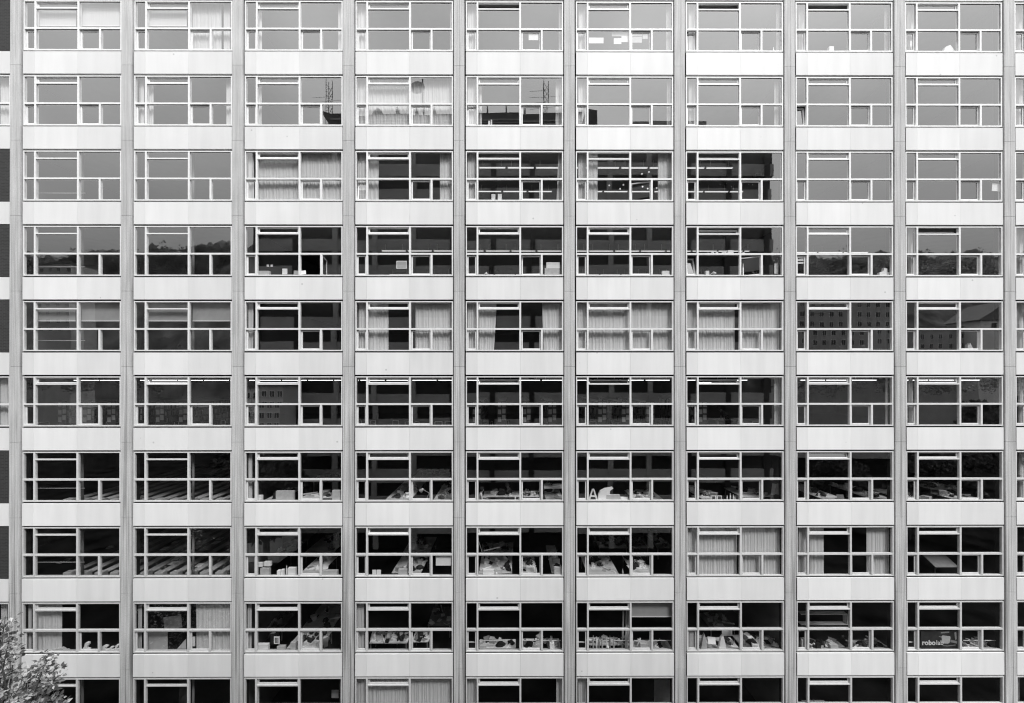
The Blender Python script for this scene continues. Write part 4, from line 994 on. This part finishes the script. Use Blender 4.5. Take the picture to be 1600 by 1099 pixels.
# tenth row
for x0, x1, yt, lab in ((1345,1360,1090,'left pale chair back, eighth window of tenth row'),):
    pass
def panel_chair(r, px, y, label):
    X = at(px, 1090, y).x; e = empty('office_chair', (X, y, zfloor(r)), label, 'chair')
    b = MB(); b.box(-.2,.2,-.02,.02,.55,.98); b.build('backrest', M['grey'], e); b = MB(); b.box(-.22,.22,-.44,0,.42,.47); b.build('seat', M['grey'], e)
    b = MB(); b.tube((0,-.2,.06),(0,-.2,.42),.03); b.tube((-.2,-.2,.05),(.2,-.2,.05),.02); b.tube((0,-.4,.05),(0,0,.05),.02); b.build('foot', M['metal'], e)
for px, lab in ((1142,'leftmost of three grey chair backs, seventh window of tenth row'),(1171,'middle of three grey chair backs, seventh window of tenth row'),(1191,'rightmost of three grey chair backs, seventh window of tenth row')): panel_chair(10, px, 1.0, lab)
paper(1022,1047,1062,1099,'grey door-sized panel at right, sixth window of tenth row','grey', y=1.2, name='door_panel', cat='panel')
paper(518,529,1078,1091,'dim sheet pinned at right, third window of tenth row','paper2', y=1.0)
t = desk(10,1275,1312,1120,1094,'pale bench with fittings, eighth window of tenth row'); stuff_on(t, 77, 1, 0, 2, 'the pale bench, eighth window of tenth row')
# pendant lamp in the reading room
e = empty('pendant_lamp', at(172,856,4.0), 'bright hanging lamp in right light, first window of eighth row', 'lamp')
b = MB(); b.smooth = True; b.lathe([(.2,0),(.16,.06),(.04,.12)], 16); b.build('lamp_shade', M['white'], e); b = MB(); b.lathe([(.12,-.02),(.13,-.005)], 14); b.build('bulb', M['tube'], e)
b = MB(); b.tube((0,0,.12),(0,0,1.1),.008); b.build('cord', M['dark'], e)
e = empty('pendant_lamp', at(748,250,1.0), 'x', 'lamp'); bpy.data.objects.remove(e)
# ------------------------------------------------------------------ people
def person(pos, rz, label, pose='sit', top='shirt', hood=False, lean=0.0, reach=0.0):
    J = {}; E_ = []
    def v(n, p, r): J[n] = (Vector(p), r)
    ph = .50 if pose == 'sit' else .93
    L = lean
    v('pel', (0,0,ph), .135); v('waist', (0,.03+.2*math.sin(L),ph+.19*math.cos(L)), .12)
    up = Vector((0, math.sin(L), math.cos(L))); fw = Vector((0, math.cos(L), -math.sin(L))); P0 = Vector((0,0,ph))
    def q(x, f, u): return Vector((x,0,0)) + P0 + fw*f + up*u
    J['waist'] = (q(0,.01,.19), .125); J['chest'] = (q(0,.02,.38), .15); J['neck'] = (q(0,.03,.53), .058)
    J['head0'] = (q(0,.05,.62), .07); J['head1'] = (q(0,.06,.71), .098); J['head2'] = (q(0,.055,.79), .075); J['nose'] = (q(0,.165,.69), .014)
    E_ += [('pel','waist'),('waist','chest'),('chest','neck'),('neck','head0'),('head0','head1'),('head1','head2'),('head1','nose')]
    for s, n in ((-1,'l'),(1,'r')):
        J['sh'+n] = (q(.17*s,.02,.47), .066); hx = .16*s
        el = q(.24*s,.10,.24); wr = q(hx,.34+reach,.22) if L < .4 else q(hx,.30,.12); d = (wr-el).normalized()
        pa = wr + d*.075
        J['el'+n] = (el, .046); J['wr'+n] = (wr, .03); J['pa'+n] = (pa, .036)
        E_ += [('chest','sh'+n),('sh'+n,'el'+n),('el'+n,'wr'+n),('wr'+n,'pa'+n)]
        for k in range(4):
            o = Vector(((k-1.5)*.021, 0, 0)); ln = (.034,.042,.045,.04)[k]
            J[f'f{n}{k}a'] = (pa+o+d*(.02+ln*.5)-up*.004, .0095); J[f'f{n}{k}b'] = (pa+o*1.05+d*(.02+ln*1.3)-up*.022, .0085)
            E_ += [('pa'+n, f'f{n}{k}a'), (f'f{n}{k}a', f'f{n}{k}b')]
        J[f't{n}a'] = (wr+d*.05-Vector((s*.04,0,0)), .012); J[f't{n}b'] = (wr+d*.09-Vector((s*.052,0,0))-up*.012, .01)
        E_ += [('wr'+n, f't{n}a'), (f't{n}a', f't{n}b')]
        J['hip'+n] = (Vector((.1*s, 0, ph-.02)), .09)
        if pose == 'sit':
            J['kn'+n] = (Vector((.13*s,.43,.5)), .066); J['an'+n] = (Vector((.13*s,.40,.09)), .043); J['to'+n] = (Vector((.14*s,.56,.045)), .04)
        else:
            J['kn'+n] = (Vector((.11*s,.03,.5)), .066); J['an'+n] = (Vector((.12*s,-.02,.09)), .043); J['to'+n] = (Vector((.13*s,.15,.045)), .04)
        E_ += [('pel','hip'+n),('hip'+n,'kn'+n),('kn'+n,'an'+n),('an'+n,'to'+n)]
    names = list(J); idx = {n: i for i, n in enumerate(names)}
    me = bpy.data.meshes.new('person'); me.from_pydata([tuple(J[n][0]) for n in names], [(idx[a], idx[b]) for a, b in E_], [])
    tmp = bpy.data.objects.new('person', me); COL.objects.link(tmp)
    sk = tmp.modifiers.new('skin', 'SKIN'); sk.use_smooth_shade = True
    sv = me.skin_vertices[0].data
    for i, n in enumerate(names): sv[i].radius = (J[n][1], J[n][1]); sv[i].use_root = (n == 'pel')
    tmp.modifiers.new('sub', 'SUBSURF').levels = 1
    dg = bpy.context.evaluated_depsgraph_get()
    m2 = bpy.data.meshes.new_from_object(tmp.evaluated_get(dg)); bpy.data.objects.remove(tmp)
    m2.materials.clear()
    for k in ('skin', top, 'jeans'): m2.materials.append(M[k])
    keys = [(J[n][0], n) for n in names]
    for f in m2.polygons:
        n = min(keys, key=lambda kn: (kn[0]-f.center).length)[1]
        f.material_index = 0 if n[:4] in ('head','nose','neck') or n[:2] in ('wr','pa','fl','fr','tl','tr') else (2 if n[:2] in ('hi','kn','an','to') or n == 'pel' else 1)
        f.use_smooth = True
    o = link('person', m2, None, pos, rz); tag(o, label, 'person')
    b = MB(); b.smooth = True; hc = J['head1'][0]
    b.lathe([(.098,-.08),(.112,-.02),(.112,.05),(.085,.115),(.03,.14)], 14)
    for i in range(len(b.v)):
        x, y, z = b.v[i]; p = hc + Vector((x, 0, 0)) + fw*(y*1.05-.025) + up*(z+.01+(.05 if y > .05 and z < 0 else 0)); b.v[i] = tuple(p)
    b.build('hood' if hood else 'hair', M[top] if hood else M['hair'], o)
    for s in (-1, 1):
        b = MB(); b.smooth = True; c_ = q(.035*s, .148, .72); b.lathe([(.004,-.01),(.011,-.005),(.011,.005),(.004,.01)], 8, c=tuple(c_)); b.build('eye', M['hair'], o)
    return o
def who(r, px, y, rz, label, **k):
    X = at(px, 590, y).x; return person((X, y, zfloor(r)), R(rz), label, **k)
who(7, 749, 1.0, -80, 'person in a white shirt sitting at left, fifth window of seventh row', top='shirt', lean=.12)
who(7, 799, 1.9, 70, 'person in a grey hooded top leaning over papers, fifth window of seventh row', top='jumper', hood=True, lean=.3)
who(9, 580, 1.3, -60, 'dark-haired person in white sleeves leaning on table, fourth window of ninth row', top='shirt', lean=.3)
who(9, 630, 1.2, 60, 'person in dark clothes bent over the papers, fourth window of ninth row', top='cloth', lean=.3)
who(9, 427, 1.3, 20, 'dark-clothed person behind the small poster, third window of ninth row', top='cloth', lean=.2)
who(9, 484, 1.0, -20, 'dark-clothed person in the casement pane, third window of ninth row', top='cloth', lean=.15)
who(9, 509, .95, 40, 'person in a grey top at the right, third window of ninth row', top='jumper', lean=.15)
who(6, 1136, 4.6, 90, 'person in pale clothes bending over a table, seventh window of sixth row', pose='stand', top='jumper', lean=.75)
t = desk(6, 1120, 1150, 656, 653, 'low wide table before a bending person, seventh window of sixth row')

def stick(p0, p1, y, rad, label, name='plank'):
    a, c = at(*p0, y), at(*p1, y); b = MB(); b.tube(a, c, rad, n=6); tag(b.build(name, M['white']), label, name)
a, c = at(850, 757, 1.3), at(878, 763, 1.3); b = MB(); b.box(a.x, c.x, 1.2, 1.5, c.z, c.z+.09); b.box(a.x+.5, c.x, 1.25, 1.45, c.z+.092, c.z+.2); tag(b.build('plank', M['paper']), 'pale stacked boards jutting across right pane, fifth window of seventh row', 'boards')
stick((748,846), (753,862), .9, .02, 'white upright stick leaning left, fifth window of eighth row', 'stick'); stick((756,861), (781,855), .9, .03, 'white stick lying across the table, fifth window of eighth row', 'stick')
# ------------------------------------------------------------------ the tree in front
def front_tree():
    g = random.Random(21); Y = -4.6
    base = Vector((at(-28, 590, Y).x, Y, 0))
    e = empty('broadleaf_tree', base, 'light leafy treetop rising in front of the lower left corner', 'tree')
    L = []
    for px, py, rp, dy in ((6,978,17,0),(14,1002,17,.4),(0,1020,22,-.3),(22,1024,11,.5),(-14,1045,28,.1),(16,1052,20,.3),(72,1030,13,-.3),(62,1046,15,.2),(86,1046,14,-.1),(44,1054,12,.3),(80,1066,14,-.3),(56,1076,24,0),(20,1082,30,0),(82,1090,13,0),(66,1100,20,.2),(98,1098,7,0),
                           (-40,1090,60,.6),(36,1112,34,-.5),(78,1128,24,.4),(-10,1150,60,0),(50,1170,50,.3),(-60,1200,80,-.4),(92,1170,30,0),(20,1230,70,.2)):
        p = at(px, py, Y+dy); L.append((p-base, rp/PX*.77))
    bark = MB(); bark.smooth = True
    tz = 9.0; top = Vector((.3, 0, tz)); bark.tube((0,0,0), (.1,0,tz*.5), .26, .2, 12); bark.tube((.1,0,tz*.5), top, .2, .14, 12)
    leaf = MB()
    for c, rad in L:
        mid = (top+c)*.5 + Vector((g.uniform(-.3,.3), g.uniform(-.3,.3), -.35))
        st = top - Vector((0,0,g.uniform(0,3)))
        bark.tube(st, mid, .07, .04, 7); bark.tube(mid, c, .04, .015, 6)
        for _ in range(int(16*rad*rad)+5):
            d = Vector((g.gauss(0,1), g.gauss(0,1), g.gauss(.3,.8))).normalized(); tip = c+d*rad*g.uniform(.6,1.08)
            bark.tube(c, tip, .012, .004, 4, cap=False)
        n = int(190*rad**2) + 30
        for _ in range(n):
            d = Vector((g.gauss(0,1), g.gauss(0,1), g.gauss(0,1))).normalized(); rr = rad*(g.random()**.42)
            p = c + d*rr
            if rr > rad*.8 and g.random() < .35: continue
            nrm = (Vector((0,-.4,.8)) + Vector((g.gauss(0,.6), g.gauss(0,.6), g.gauss(0,.5)))).normalized(); a = nrm.orthogonal().normalized(); t = g.random()*6.3
            a = a*math.cos(t) + nrm.cross(a)*math.sin(t); w = nrm.cross(a); s = g.uniform(.12, .21)
            tip = p + a*s - nrm*s*.2; m = p + a*s*.45
            k = len(leaf.v); leaf.v += [tuple(p), tuple(m+w*s*.34), tuple(tip), tuple(m-w*s*.34)]
            leaf.f += [(k,k+1,k+2),(k,k+2,k+3)]; lm = 0 if g.random() < .62 else 1; leaf.m += [lm, lm]
    bark.build('trunk', M['bark'], e)
    leaf.build('crown', [M['leaf'], M['leaf2']], e)
M['leaf'] = mat('leaf', 0.13, 0.45, 0.8, 1.6, spec=0.5, trans=0.2); M['leaf2'] = mat('pale_leaf', 0.52, 0.4, 0.25, 1.6, spec=0.5, trans=0.2)
front_tree()
